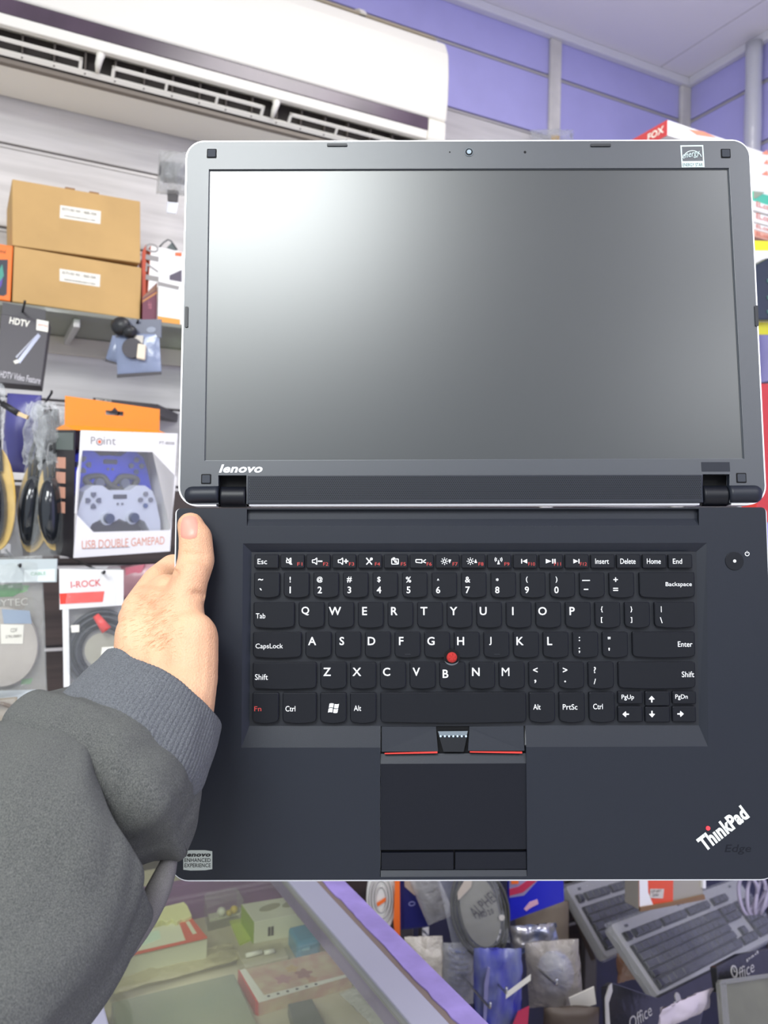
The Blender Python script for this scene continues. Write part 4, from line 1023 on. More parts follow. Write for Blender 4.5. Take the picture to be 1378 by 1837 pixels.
def gamepad(label, col, dx, dy, sc, dz, ang=0, dark=False):
    g = bpy.data.objects.new('gamepad', None); link(g)
    c = GB.L(220, 900); g.matrix_world = GB.M @ Matrix.Translation((c.x+dx, c.y+dy, dz)) @ Matrix.Rotation(ang, 4, 'Z'); g.scale = (sc, sc, sc)
    tag(g, label, 'gamepad', 'gamepads inside the window box')
    half = [(0, .026), (.018, .025), (.030, .033), (.046, .033), (.060, .024), (.068, .004), (.076, -.026), (.077, -.044), (.068, -.052), (.058, -.046), (.046, -.026), (.032, -.020), (.022, -.027), (.008, -.024), (0, -.020)]
    pts = half+[(-x, y) for x, y in half[::-1][1:-1]]
    MB().prism(pts, -.012, .012).build('shell', col, g, bevel=.006, seg=4)
    for s in (-1, 1):
        MB().prism(circ(s*.022, -.018, .0115, 24), .011, .0145).build('stick_base', col, g, bevel=.002)
        MB().prism(circ(s*.022, -.018, .0078, 24), .013, .022).build('thumb_stick', mat('stick_slate', (92, 98, 116), .5), g, bevel=.002)
    for k in range(4):
        a = math.pi/2*k; MB().prism(circ(.046+.0095*math.cos(a), .010+.0095*math.sin(a), .0040, 16), .011, .0150).build('action_button', mat('btn_grey', (104, 106, 118), .4) if k != 3 else mat('btn_blue', (60, 80, 130), .4), g, bevel=.001)
        b = a+math.pi/4*0; MB().prism([(-.046+.004*math.cos(b), .010+.004*math.sin(b)), (-.046+.0075*math.cos(b)-.004*math.sin(b), .010+.0075*math.sin(b)+.004*math.cos(b)), (-.046+.0125*math.cos(b)-.004*math.sin(b), .010+.0125*math.sin(b)+.004*math.cos(b)), (-.046+.0125*math.cos(b)+.004*math.sin(b), .010+.0125*math.sin(b)-.004*math.cos(b)), (-.046+.0075*math.cos(b)+.004*math.sin(b), .010+.0075*math.sin(b)-.004*math.cos(b))], .011, .0145).build('pad_key', mat('padkey_slate', (84, 88, 108), .4), g, bevel=.0006)
    MB().prism(rrect(-.012, .012, .012, .019, .001, 2), .0118, .0128).build('name_plate', mat('plate_dark', (60, 62, 72), .4), g)
    for x in (-.004, .004): MB().prism(circ(x, .004, .002, 10), .0118, .0135).build('centre_button', mat('btn_grey', (104, 106, 118), .4), g)
gamepad('silver grey gamepad, lower one behind the box window', mat('pad_silver', (196, 202, 214), .3, spec=.5), .000, -.008, 1.0, -.020)
gamepad('translucent blue gamepad, upper one behind the box window', mat('pad_blue', (36, 60, 230), .2, spec=.6), .001, .046, 1.02, -.052)
t2 = T('black_cable', 'dark grey coiled lead lying between the two gamepads in the box', 'cable', (180, 900, 1.26), (260, 896, 1.32), (180, 850, 1.26))
mb = MB(); c = GB.L(222, 868)
pts = [GB.M @ V((c.x+.040*math.cos(a*1.0)+.006*math.sin(a*5), c.y+.013*math.sin(a*2.0)-.002, -.034+.004*math.sin(a*3))) for a in [2*math.pi*k/60 for k in range(60)]]
mb.tube([t2.I @ p for p in pts], .0045, 8, closed=True).build('lead', mat('lead_olive', (76, 76, 70), .5), t2.e, smooth=True)
# ------------------------------------------------------------------ bags under the box
t = T('cable_bag', 'clear silver bag with green leaves and grey oval coil at lower left', 'bag', (-75, 1264, 1.15), (85, 1250, 1.18), (-75, 1003, 1.15))
F_SB = film('bag_film_grey', (205, 208, 204), fac=.16, edge=.6, rough=.1, bump=.6, bscale=50)
MB().box(.002, t.w-.004, .004, t.h-.03, -.016, -.014).build('back_foil', mat('foil_taupe', (140, 132, 122), .3, spec=.6, bump=.4, bscale=40), t.e)
t.poly('header_strip', [(-75, 1004), (104, 1002), (103, 1044), (-75, 1046)], .002, .006, mat('header_silver', (188, 196, 196), .25, metal=.2), bevel=.001)
t.poly('header_print', [(45, 1022), (100, 1020), (100, 1042), (45, 1043)], .006, .0065, mat('header_white', (212, 220, 218), .4)); t.text('header_lettering', 'CABLE', 55, 82, 1026, 1032, .0068, mat('print_green', (140, 180, 150), .5))
gl = mat('leaf_green', (50, 120, 50), .4); gl2 = mat('leaf_bright', (84, 166, 66), .4)
for pts_, m_ in (([(-40, 1056), (0, 1050), (36, 1047), (40, 1060), (20, 1072), (-40, 1074)], gl), ([(28, 1050), (50, 1052), (46, 1062), (30, 1066)], gl2), ([(36, 1222), (56, 1220), (52, 1230), (34, 1231)], gl2)): t.poly('printed_leaf', pts_, -.0138, -.0128, m_)
t.text('bag_lettering', 'ANYTEC', -30, 50, 1075, 1088, -.0128, mat('ink_silver', (196, 192, 180), .4), bold=.0)
c = t.L(4, 1160); MB().prism(circ(c.x, c.y, .048, 40, .057), -.012, .004).build('coil_card', mat('coil_taupe', (166, 158, 148), .45, c2=(178, 170, 160), vscale=12), t.e, bevel=.004, seg=3)
t.poly('coil_band', [(4, 1092), (54, 1095), (58, 1118), (8, 1118)], .004, .0046, mat('band_blue', (132, 150, 172), .4))
sk = t.poly('price_sticker', [(2, 1119), (44, 1120), (42, 1154), (3, 1154)], .0046, .0052, K_LAB); t.text('sticker_print', 'CDF', 19, 31, 1127, 1134, .0054, K_INK, sk); t.text('sticker_print', '27RUB801', 10, 38, 1139, 1144, .0054, K_INK, sk)
t.poly('bottom_seal', [(-75, 1240), (66, 1236), (66, 1256), (-75, 1264)], .002, .005, mat('seal_silver', (200, 206, 208), .25, metal=.2), bevel=.001)
pillow(t.w, t.h, .034, wr=.005, seed=15, fr=22).build('bag_film', F_SB, t.e, smooth=True)
t = T('cable_bag', 'white bag with red band and black cable coil, left of the wrist', 'bag', (115, 1240, 1.18), (222, 1232, 1.20), (107, 1020, 1.18))
MB().box(0, t.w, .0, t.h*.98, -.014, -.012).build('back_foil', mat('foil_grey', (128, 124, 122), .4, spec=.5), t.e)
t.poly('header_strip', [(107, 1020), (222, 1022), (222, 1085), (108, 1093)], .004, .0055, mat('bag_white', (224, 222, 220), .3))
t.poly('red_band', [(108, 1064), (188, 1060), (185, 1079), (109, 1083)], .0056, .0062, mat('band_red', (222, 62, 48), .35)); t.text('bag_lettering', 'I-ROCK', 127, 181, 1041, 1053, .0062, mat('ink_red', (214, 70, 70), .5), bold=.01, rot=.04)
t.poly('side_strip', [(113, 1085), (124, 1085), (126, 1230), (115, 1232)], .003, .0050, mat('bag_white', (224, 222, 220), .3))
c = t.L(184, 1168); mb = MB()
for k in range(7):
    r_ = .033+.0045*k*.75; mb.tube([(c.x+r_*math.cos(a), c.y+r_*1.08*math.sin(a), -.008+.006*math.sin(k*2.1)) for a in [2*math.pi*i/36 for i in range(36)]], .0034, 8, closed=True)
mb.build('cable_coil', mat('coil_black', (36, 38, 46), .4), t.e, smooth=True)
MB().prism(circ(c.x, c.y, .026, 28), -.012, -.008).build('coil_core', mat('core_tan', (160, 156, 140), .5), t.e)
a = t.L(172, 1104); b = t.L(192, 1130); MB().tube([(a.x, a.y, .0), (b.x, b.y, .004)], [.005, .008], 12).build('red_plug', mat('plug_red', (220, 60, 52), .35), t.e, smooth=True)
t.poly('price_sticker', [(184, 1159), (206, 1158), (204, 1180), (182, 1181)], .010, .0106, K_LAB); t.poly('tie_sticker', [(128, 1121), (143, 1120), (143, 1133), (129, 1134)], .004, .005, K_LAB)
pillow(t.w, t.h, .026, wr=.004, seed=25, fr=26).build('bag_film', film('bag_film_clear', fac=.08, edge=.55, rough=.1, bump=.6, bscale=60), t.e, smooth=True)
t = T('pink_pouch', 'dusky pink pouch hanging behind the hand, below the gamepad box', 'pouch', (196, 1075, 1.32), (285, 1070, 1.32), (198, 1016, 1.32))
pillow(t.w, t.h, .018, wr=.004, seed=31, fr=26).build('pouch_film', mat('pouch_pink', (168, 128, 134), .3, spec=.5), t.e, smooth=True); t.poly('pink_patch', [(228, 1018), (262, 1012), (250, 1045), (230, 1044)], .004, .009, mat('patch_pink', (196, 110, 124), .4))
t = T('cable_bag', 'small bag with brown cord loop and yellow card at the lower left edge', 'bag', (-70, 1345, 1.12), (32, 1335, 1.13), (-70, 1262, 1.12))
MB().box(0, t.w, 0, t.h, -.012, -.010).build('back_foil', mat('foil_taupe2', (150, 140, 124), .4), t.e)
t.poly('yellow_card', [(-30, 1308), (26, 1292), (22, 1322), (-30, 1330)], -.009, -.006, K_YEL)
c = t.L(-10, 1285); MB().tube([(c.x+.028*math.cos(a), c.y+.018*math.sin(a), 0) for a in [2*math.pi*i/32 for i in range(32)]], .003, 8, closed=True).build('cord_loop', mat('cord_brown', (92, 76, 60), .5), t.e, smooth=True)
pillow(t.w, t.h, .024, wr=.004, seed=35, fr=26).build('bag_film', F_CLEAR, t.e, smooth=True)
# ------------------------------------------------------------------ top right shelf goods
K_FRED = mat('box_red', (196, 66, 66), .35); K_OI = mat('ink_orange', (236, 150, 120), .5)
def nearbox(name, label, cat, px, py, dep, lx, ly, lz, m, group=None, down=True):
    """axis-aligned box whose near upper corner (low X, low Y) shows at px, py"""
    p = P(px, py, dep)
    e = T(name, label, cat, p-V((0, 0, lz)), p-V((0, 0, lz))+V((1, 0, 0)), p-V((0, 0, lz))+V((0, 0, 1)), group)
    # local: x = room X, y = up, z = toward the camera side (-Y)
    e.box('box_body', 0, lx, 0, lz, -ly, 0, m, .0012); e.w = lx; e.h = lz
    return e
t = nearbox('flat_carton', 'flat red and white carton on top of the pile behind the lid corner', 'box', 1198, 215, 1.55, .42, .20, .030, K_WBOX, 'boxes piled behind the right lid edge')
t.box('red_end', -.0008, 0, 0, .030, -.2, 0, K_FRED)
mb = MB(); add_text(mb, 'FOX', -.050, -.008, .009, .023, 0, bold=.03)
o = mb.build('end_lettering', K_LAB, t.e); o.matrix_local = Matrix(((0, 0, -1, -.0012), (0, 1, 0, 0), (1, 0, 0, 0), (0, 0, 0, 1)))
t.poly('orange_print', [(1235, 232), (1262, 236), (1285, 247), (1250, 242)], 0, .0005, K_OI)
t = nearbox('large_carton', 'deep white carton with orange marks right of the lid corner', 'box', 1296, 262, 1.575, .30, .26, .088, K_WBOX, 'boxes piled behind the right lid edge')
for k, yy in enumerate((272, 289, 309)): t.poly('orange_mark', [(1366+4*(k % 2), yy+4), (1376, yy-3), (1379, yy+5), (1376, yy+6)], 0, .0006, K_OI)
t = nearbox('teal_box', 'small teal box below the deep white carton, right of the lid', 'box', 1352, 342, 1.60, .16, .12, .024, mat('box_teal', (86, 186, 158), .4), 'boxes piled behind the right lid edge')
t.poly('grey_face', [(1352, 343), (1372, 345), (1356, 356), (1352, 356)], 0, .0006, mat('face_greygreen', (150, 160, 140), .5))
for k, (yy, hh) in enumerate(((358, .0185), (379, .0190), (399, .013), (412, .014))):
    t = nearbox('thin_carton', ['topmost', 'second', 'third', 'lowest'][k]+' of the four thin white cartons with red print beside the lid', 'box', 1335+2*k, yy-3, 1.58, .2, .16, hh, K_WBOX if k < 3 else mat('carton_salmon', (226, 170, 150), .5), 'thin cartons beside the lid')
    t.text('box_lettering', 'EL.co', 1357, 1380, yy+6, yy+6+hh*520, .0006, mat('ink_redbrown', (212, 120, 100), .5), bold=.02)
t = T('blister_pack', 'yellow framed blister pack with black device right of the lid', 'packet', P(1330, 598, 1.50), P(1440, 592, 1.58), P(1322, 432, 1.50))
yl = mat('pack_yellow', (232, 226, 40), .35)
t.poly('backing_card', [(1325, 430), (1450, 436), (1450, 600), (1330, 600)], -.004, 0, yl)
t.poly('white_panel', [(1325, 450), (1450, 450), (1450, 578), (1330, 578)], 0, .001, K_WBOX)
t.poly('device', [(1340, 480), (1366, 466), (1376, 472), (1382, 520), (1380, 578), (1340, 578)], .001, .016, mat('device_black', (40, 50, 56), .2, spec=.6), bevel=.004)
for yy in (505, 535, 560): t.poly('device_button', [(1362, yy), (1376, yy-1), (1377, yy+7), (1363, yy+7)], .016, .018, mat('device_green', (84, 120, 116), .3), bevel=.0008)
t = T('red_board', 'bright red box edge showing right of the hinge', 'box', P(1360, 935, 1.45), P(1450, 935, 1.55), P(1360, 688, 1.45))
t.poly('box_body', [(1358, 688), (1470, 690), (1470, 935), (1358, 938)], -.03, 0, mat('board_red', (206, 58, 48), .4), bevel=.001)
t.poly('purple_hem', [(1358, 938), (1470, 935), (1470, 1100), (1358, 1100)], -.03, -.001, mat('hem_violet', (150, 140, 206), .4))
t = T('crumpled_film', 'crumpled clear film with yellow tag just above the lid', 'wrapping', P(955, 262, 2.2), P(1030, 262, 2.25), P(955, 236, 2.2))
pillow(t.w, t.h*1.1, .03, wr=.012, seed=41, fr=60).build('film', F_CRUMP, t.e, smooth=True)
t.poly('yellow_tag', [(985, 246), (1000, 246), (999, 256), (986, 256)], .01, .012, K_YEL)
# ------------------------------------------------------------------ glass display counter
ZG = .970; ZF = .785
K_LAV = mat('lavender_edge_tape', (142, 126, 186), .45, spec=.4, var=.05, vscale=30, bump=.3, bscale=60)
K_FRM = mat('counter_grey_profile', (168, 168, 186), .35, metal=.35)
XRAIL = (WZ(830, 1837, ZG).x+WZ(590, 1590, ZG).x)/2; XL_ = WZ(168, 1800, ZG).x
YN, YF = -.25, 1.55
ct = bpy.data.objects.new('display_counter', None); link(ct); ct.location = ((XRAIL+XL_)/2, .7, 0); tag(ct, 'glass topped display counter with lavender taped edge below the laptop', 'counter')
bpy.context.view_layer.update(); CTI = ct.matrix_world.inverted()
def ctb(mb, name, m, bevel=0, smooth=False): o = mb.build(name, m, None, smooth, bevel); o.parent = ct; o.matrix_parent_inverse = CTI; return o
ctb(MB().box(XL_+.005, XRAIL-.03, YN, YF, ZG-.006, ZG), 'glass_top', glass('counter_glass', (246, 248, 240), .06))
# top edge: grey profile, torn strip of brown underneath, lavender tape with a frayed border
ctb(MB().box(XRAIL-.046, XRAIL-.012, YN, YF, ZG-.010, ZG+.003), 'edge_profile', K_FRM, .0015)
ctb(MB().box(XRAIL-.013, XRAIL+.008, YN, YF, ZG-.028, ZG+.0025), 'core_strip', mat('core_brown', (112, 98, 92), .7), .001)
random.seed(8); lo = []; hi = []; y = YN
while y < YF:
    lo.append((XRAIL-.006+random.uniform(-.0012, .0012)+.0018*noise.noise(V((y*14, 0, 0))), y)); hi.append((XRAIL+.020, y)); y += .012
ctb(MB().prism(lo+hi[::-1], ZG+.0026, ZG+.0042), 'edge_tape', K_LAV)
ctb(MB().box(XRAIL+.008, XRAIL+.020, YN, YF, ZG-.10, ZG+.0026), 'tape_side', K_LAV, .002)
ctb(MB().box(XL_-.020, XL_+.008, YN, YF, ZG-.02, ZG+.003), 'left_profile', K_FRM, .002)
ctb(MB().box(XL_-.045, XL_-.018, YN, YF, ZG-.08, ZG+.004), 'left_tape', K_LAV, .002)
ctb(MB().box(XL_, XRAIL+.135, YN, YF, ZF-.012, ZF), 'shelf_board', mat('shelf_greige', (206, 200, 180), .45, spec=.5, c2=(190, 182, 162), vscale=7))
_sg = [(XRAIL+.004, ZG-.028), (XRAIL+.010, ZG-.028), (XRAIL+.134, ZF), (XRAIL+.128, ZF)]
_m = MB(); _m.add([(x, YN, z) for x, z in _sg]+[(x, YF, z) for x, z in _sg], [(0, 1, 2, 3), (7, 6, 5, 4), (0, 4, 5, 1), (1, 5, 6, 2), (2, 6, 7, 3), (3, 7, 4, 0)]).box(XRAIL+.125, XRAIL+.131, YN, YF, .12, ZF-.012)
ctb(_m, 'side_glass', film('side_pane', (168, 172, 178), fac=.55, edge=.85, rough=.18, bump=.2, bscale=14))
ctb(MB().box(XL_-.03, XRAIL+.135, YN, YF, .0, .12), 'plinth', K_SLATD, .003)
ctb(MB().box(XL_-.018, XL_-.010, YN, YF, .12, ZG-.02), 'side_glass', film('side_pane2', (160, 160, 170), fac=.6, edge=.85, rough=.18))
ctb(MB().box(XL_, XRAIL+.12, YF-.22, YF-.20, .12, ZF+.06), 'far_panel', mat('counter_purple', (120, 76, 138), .4))
def onshelf(name, label, cat, px, py, group=None, z=ZF):
    p = WZ(px, py, z); return T(name, label, cat, p, p+V((1, 0, 0)), p+V((0, 1, 0)), group)
G = 'goods inside the glass counter'
K_PW = mat('pack_offwhite', (214, 214, 196), .4); K_PR = mat('pack_red', (206, 84, 66), .4)
t = onshelf('phone_box', 'white box with red edges and red corner patch, nearest the sleeve', 'box', 285, 1760, G)
t.poly('box_body', [(238, 1676), (343, 1645), (372, 1681), (203, 1720)], 0, .046, K_PW, zl=.046, bevel=.0008)
t.poly('red_patch', [(321, 1654), (343, 1646), (370, 1680), (333, 1687)], .046, .0466, K_PR, zl=.046)
t.poly('patch_print', [(333, 1655), (339, 1653), (353, 1675), (346, 1677)], .0466, .0469, K_PW, zl=.046)
t.poly('window_print', [(244, 1678), (285, 1669), (289, 1683), (256, 1697)], .046, .0465, mat('print_mint', (200, 222, 208), .4), zl=.046)
t.poly('red_edge', [(203, 1722), (372, 1683), (371, 1679), (204, 1717)], .0455, .0468, K_PR, zl=.046)
t.poly('dark_line', [(241, 1678), (243, 1678), (249, 1698), (247, 1699)], .046, .0466, KB, zl=.046)
t = onshelf('paper_packet', 'pale yellow paper packet with scalloped front, behind the red edged box', 'packet', 300, 1650, G)
zz_ = [(264, 1640), (266, 1636), (330, 1620), (336, 1626), (344, 1644), (331, 1650)]+[(326-9*k, 1651+(5 if k % 2 else -1)+k*.3) for k in range(6)]+[(268, 1650)]
t.poly('packet_body', zz_, .03, .052, mat('paper_yellow', (222, 220, 170), .5), zl=.05, bevel=.001)
t = onshelf('bead_case', 'clear case with small coloured beads near the laptop bottom edge', 'case', 400, 1655, G)
t.poly('case_tray', [(366, 1618), (420, 1602), (434, 1640), (376, 1654)], 0, .004, K_PW, zl=0)
t.poly('case_body', [(366, 1598), (424, 1588), (438, 1612), (372, 1628)], 0, .040, F_CLEAR, zl=.04, bevel=.003)
for i, (px, py, c, r) in enumerate(((397, 1640, (224, 224, 214), .0075), (420, 1636, (220, 188, 60), .0065), (416, 1624, (206, 96, 60), .006), (392, 1622, (214, 110, 130), .006), (404, 1628, (90, 110, 100), .006), (411, 1642, (196, 170, 60), .005))):
    q = t.L(px, py, r); MB().ball((q.x, q.y, r+.004), r, 12, 8).build('bead', mat('bead_%d' % i, c, .3), t.e, smooth=True)
t = onshelf('earphone_box', 'white earphone box with lime green end, in the glass counter', 'box', 500, 1680, G)
LG = mat('lime_green', (150, 178, 60), .4)
t.poly('box_body', [(434, 1622), (540, 1605), (568, 1634), (456, 1654)], 0, .034, mat('ear_white', (226, 226, 212), .35), zl=.034, bevel=.0006)
for cx, cy in ((484, 1628), (525, 1621)): t.poly('picture_oval', [(cx+19*math.cos(a)-3*math.sin(a), cy+4.5*math.cos(a)*-.9+6.5*math.sin(a)) for a in [2*math.pi*k/16 for k in range(16)]], .034, .0346, mat('oval_grey', (166, 164, 144), .5), zl=.034)
t.poly('leaf_corner', [(545, 1623), (552, 1626), (556, 1637), (543, 1638)], .034, .0347, LG, zl=.034)
q0 = t.L(434, 1622, .034); q1 = t.L(456, 1654, .034); d_ = (q1-q0).normalized(); n_ = V((-d_.y, d_.x))*-.0008
if n_.x > 0: n_ = -n_
MB().prism([q0, q1, q1+n_, q0+n_], 0.0, .0335).build('green_end', LG, t.e)
t.poly('green_flap', [(412, 1655), (434, 1650), (456, 1685), (430, 1697)], .0, .003, mat('lime_pale', (188, 206, 90), .4), zl=0)
q0 = t.L(456, 1654, .034); q1 = t.L(568, 1634, .034); d_ = (q1-q0).normalized(); n2 = V((d_.y, -d_.x))*.0007
for u in (.22, .27): a_ = q0+(q1-q0)*u; MB().prism([a_, a_+d_*.004, a_+d_*.004+n2, a_+n2], .008, .022).build('front_icon', KB, t.e)
t = onshelf('blue_cube', 'blue translucent cube shaped adapter box beside the earphone box', 'box', 545, 1712, G)
t.poly('cube_body', [(516, 1662), (556, 1653), (577, 1682), (534, 1694)], 0, .030, mat('cube_blue', (96, 158, 196), .2, spec=.7), zl=.030, bevel=.006)
t.poly('cube_light', [(536, 1697), (556, 1693), (556, 1704), (537, 1707)], .018, .0215, mat('cube_pale', (150, 200, 226), .25), zl=.018)
t = onshelf('charger_box', 'small clear topped box holding two white sticks, before the blue cube', 'box', 465, 1735, G)
t.poly('box_body', [(425, 1707), (505, 1690), (518, 1716), (440, 1735)], 0, .020, mat('box_putty', (190, 184, 162), .5), zl=.02, bevel=.001)
for a_, b_ in (((441, 1717), (470, 1710)), ((474, 1712), (492, 1708))):
    p = t.L(*a_, .022); q = t.L(*b_, .022); MB().tube([(p.x, p.y, .024), (q.x, q.y, .024)], .0034, 10).build('white_stick', K_WBOX, t.e, smooth=True)
t = onshelf('patterned_case', 'phone case pack with red side and faded flower print, nearest the rail', 'box', 530, 1800, G)
pk = [(430, 1741), (596, 1703), (632, 1749), (464, 1799)]
t.poly('pack_body', pk, 0, .018, mat('pack_floral', (208, 188, 160), .45, c2=(196, 150, 140), vscale=45), zl=.018, bevel=.0006)
t.poly('white_border', [(430, 1741), (440, 1738), (474, 1786), (632, 1746), (632, 1750), (464, 1799)], .018, .0186, K_WBOX, zl=.018)
t.poly('red_side', [(427, 1740), (431, 1741), (465, 1799), (458, 1796)], .0, .0182, mat('side_red', (206, 62, 56), .4), zl=.018)
for k in range(6): c = t.L(482+17*k, 1788-4.3*k, .018); MB().prism(circ(c.x, c.y, .0022, 10), .018, .0190).build('border_dot', mat('dot_dark', (70, 60, 56), .5), t.e)
for px, py, r, c_ in ((508, 1757, .010, (186, 132, 140)), (545, 1747, .011, (160, 104, 108)), (524, 1738, .008, (206, 170, 120)), (560, 1757, .007, (190, 140, 120))):
    c = t.L(px, py, .018); MB().prism([(c.x+r*(1+.25*math.cos(5*a))*math.cos(a), c.y+r*(1+.25*math.cos(5*a))*math.sin(a)) for a in [2*math.pi*k/40 for k in range(40)]], .018, .0184).build('flower', mat('flower_%d' % px, c_, .5), t.e)
t = onshelf('grey_case', 'large grey green case lying flat, nearest the bottom edge', 'case', 330, 1850, G)
t.poly('case_body', [(200, 1800), (420, 1748), (480, 1880), (225, 1940)], 0, .022, mat('case_greygreen', (132, 142, 128), .3, spec=.5, c2=(146, 150, 134), vscale=9), zl=.02, bevel=.002)
t = onshelf('film_strip', 'crumpled cream film strip lying between the two long boxes', 'wrapping', 300, 1770, G)
q = t.L(205, 1800); q2 = t.L(435, 1735)
pl = pillow((q2-q).length, .05, .010, wr=.006, seed=51, fr=40); o = pl.build('film', film('cream_film', (206, 198, 168), fac=.55, edge=.8, rough=.3, bump=.6), t.e, smooth=True); o.location = (q.x, q.y, .012); o.rotation_euler = (0, 0, math.atan2((q2-q).y, (q2-q).x))
t = onshelf('small_case', 'small dark case lying beyond the patterned pack', 'case', 560, 1860, G)
t.poly('case_body', [(516, 1800), (560, 1790), (590, 1850), (535, 1866)], 0, .016, mat('case_slate', (110, 116, 112), .4), zl=.016, bevel=.002)
for k, (px, py, lb) in enumerate(((640, 1752, 'clear film bag lying inside the counter, farther one by the lavender edge'), (700, 1868, 'clear film bag lying inside the counter, nearer one by the lavender edge'))):
    b_ = WZ(px, py, ZF+.012); t = T('film_bag', lb, 'bag', b_, b_+V((1, .15, 0)), b_+V((-.15, 1, 0)), G)
    pillow(.085, .12, .02, wr=.004, seed=60+k, fr=50).build('film', F_CRUMP, t.e, smooth=True)
    MB().ball((.045, .045, 0), (.018, .03, .008), 12, 8).build('content', mat('content_sand', (176, 160, 138), .5), t.e, smooth=True)
# ------------------------------------------------------------------ stand with hanging packets beyond the counter
def fwd(px, fw, z): # point at forward distance fw under picture column px
    r = ray(px, 918); d = V((r.x, r.y, 0)); k = fw/d.dot(_f0); return V((CAM.x+d.x*k, CAM.y+d.y*k, z))
K_NAVY = mat('board_navy', (36, 36, 66), .6, var=.1, vscale=8)
def stand(name, label, pa, pb, fw, z1):
    a = fwd(pa, fw, 0); b = fwd(pb, fw, 0); e = T(name, label, 'stand', a, b, a+V((0, 0, 1)))
    e.box('back_board', 0, e.w, .02, z1, -.02, 0, K_NAVY, .002); e.box('foot', 0, e.w, 0, .02, -.10, .10, K_SLATD, .003)
    for u in (0, e.w): e.box('upright', u-.015, u+.015, .02, z1, -.03, .006, KB, .003)
    return e
stand('display_stand', 'low navy display stand beyond the counter, hung with packets', 745, 1015, 1.62, 1.10)
stand('display_stand', 'low dark display stand behind the two keyboards', 1075, 1400, 1.98, 1.10)
def pk_(name, label, cat, q, dep, group='packets hanging on the low stand'):
    """upright packet: q = low left, low right, top left in photo pixels"""
    return T(name, label, cat, P(*q[0], dep), P(*q[1], dep), P(*q[2], dep), group)
t = pk_('cable_pack', 'white ring shaped cable pack with orange edge beside the rail', 'packet', [(690, 1682), (716, 1682), (690, 1560)], 1.40)
t.poly('side_edge', [(709, 1560), (717, 1560), (718, 1682), (710, 1683), (706, 1650)], -.02, .010, mat('pack_orange', (236, 110, 40), .4))
c = t.L(684, 1612); MB().prism(circ(c.x, c.y, .026, 30, .060), -.01, .0).build('pack_disc', mat('disc_white', (226, 224, 218), .35), t.e, bevel=.002)
for r_ in (.010, .015, .020): MB().tube([(c.x+r_*math.cos(a), c.y+r_*2.2*math.sin(a), .002) for a in [2*math.pi*k/28 for k in range(28)]], .0022, 8, closed=True).build('cable_ring', mat('cable_silver', (190, 186, 182), .3), t.e, smooth=True)
t.poly('orange_mark', [(676, 1618), (692, 1608), (692, 1614), (678, 1624)], .003, .005, mat('pack_orange', (236, 110, 40), .4))
t = pk_('navy_packet', 'navy blue packet with small round emblem next to the cable pack', 'packet', [(716, 1668), (770, 1662), (714, 1545)], 1.42)
t.poly('packet_body', [(714, 1550), (770, 1550), (771, 1664), (717, 1670)], -.014, 0, mat('packet_navy', (32, 36, 104), .35, spec=.5), bevel=.003)
t.poly('cream_window', [(724, 1550), (762, 1550), (760, 1600), (744, 1606), (726, 1590)], 0, .001, mat('win_cream', (190, 176, 160), .4))
c = t.L(739, 1621); MB().prism(circ(c.x, c.y, .006, 18, .004), 0, .001, 0, [circ(c.x, c.y, .0045, 18, .0027)]).build('emblem', mat('emblem_pale', (140, 146, 200), .4), t.e)
t.poly('orange_spot', [(748, 1576), (758, 1576), (757, 1588), (750, 1588)], .001, .0016, mat('pack_orange', (236, 110, 40), .4))
t = pk_('grey_bag', 'grey translucent bag hanging next to the navy packet', 'bag', [(768, 1660), (815, 1640), (766, 1545)], 1.40)
pillow(t.w, t.h, .02, wr=.004, seed=71, fr=40).build('film', F_GREY, t.e, smooth=True); MB().box(.008, t.w-.006, .01, t.h-.004, -.006, -.002).build('content', mat('content_grey', (120, 114, 116), .5), t.e, bevel=.002)
t = pk_('coil_bag', 'long clear bag with dark oval cable coil and black lettering', 'bag', [(815, 1712), (916, 1690), (815, 1545)], 1.33)
c = t.L(862, 1636)
mb = MB()
for r_ in (.040, .0435, .047, .050): mb.tube([(c.x+r_*.9*math.cos(a)+.002*math.sin(3*a+r_*900), c.y+r_*1.62*math.sin(a), -.002+.003*math.sin(2*a+r_*500)) for a in [2*math.pi*k/40 for k in range(40)]], .0026, 8, closed=True)
mb.build('cable_coil', mat('coil_olive', (72, 72, 66), .35), t.e, smooth=True)
MB().prism(circ(c.x, c.y, .032, 32, .060), -.004, -.002).build('coil_card', mat('card_greygreen', (142, 140, 130), .5), t.e)
t.text('bag_lettering', 'ALPHEUS', 838, 908, 1607, 1628, .001, KB, rot=.5, bold=.0); t.text('bag_lettering', 'PRO 2.0', 858, 886, 1634, 1644, .001, KB, rot=.15, bold=.02)
t.poly('cream_corner', [(820, 1600), (840, 1566), (852, 1550), (845, 1590), (822, 1614)], .002, .003, mat('win_cream', (190, 176, 160), .4))
c2 = t.L(900, 1645); MB().prism(circ(c2.x, c2.y, .0048, 14), .001, .003).build('round_sticker', mat('sticker_cream', (205, 198, 186), .5), t.e)
pillow(t.w, t.h, .026, wr=.003, seed=73, fr=26).build('film', F_CLEAR, t.e, smooth=True)
t = pk_('blue_packet', 'royal blue and red striped packet with small pink emblem', 'packet', [(912, 1655), (1012, 1618), (912, 1560)], 1.42)
t.poly('packet_body', [(912, 1550), (1010, 1545), (1013, 1618), (912, 1655)], -.014, 0, mat('packet_royal', (34, 40, 190), .35, spec=.5), bevel=.003)
t.poly('pale_stripe', [(914, 1560), (985, 1558), (940, 1606), (914, 1610)], 0, .001, mat('stripe_lilac', (150, 140, 176), .4)); t.poly('red_stripe', [(914, 1606), (938, 1600), (990, 1556), (980, 1555), (930, 1590), (914, 1594)], .001, .002, mat('stripe_red', (190, 50, 84), .4))
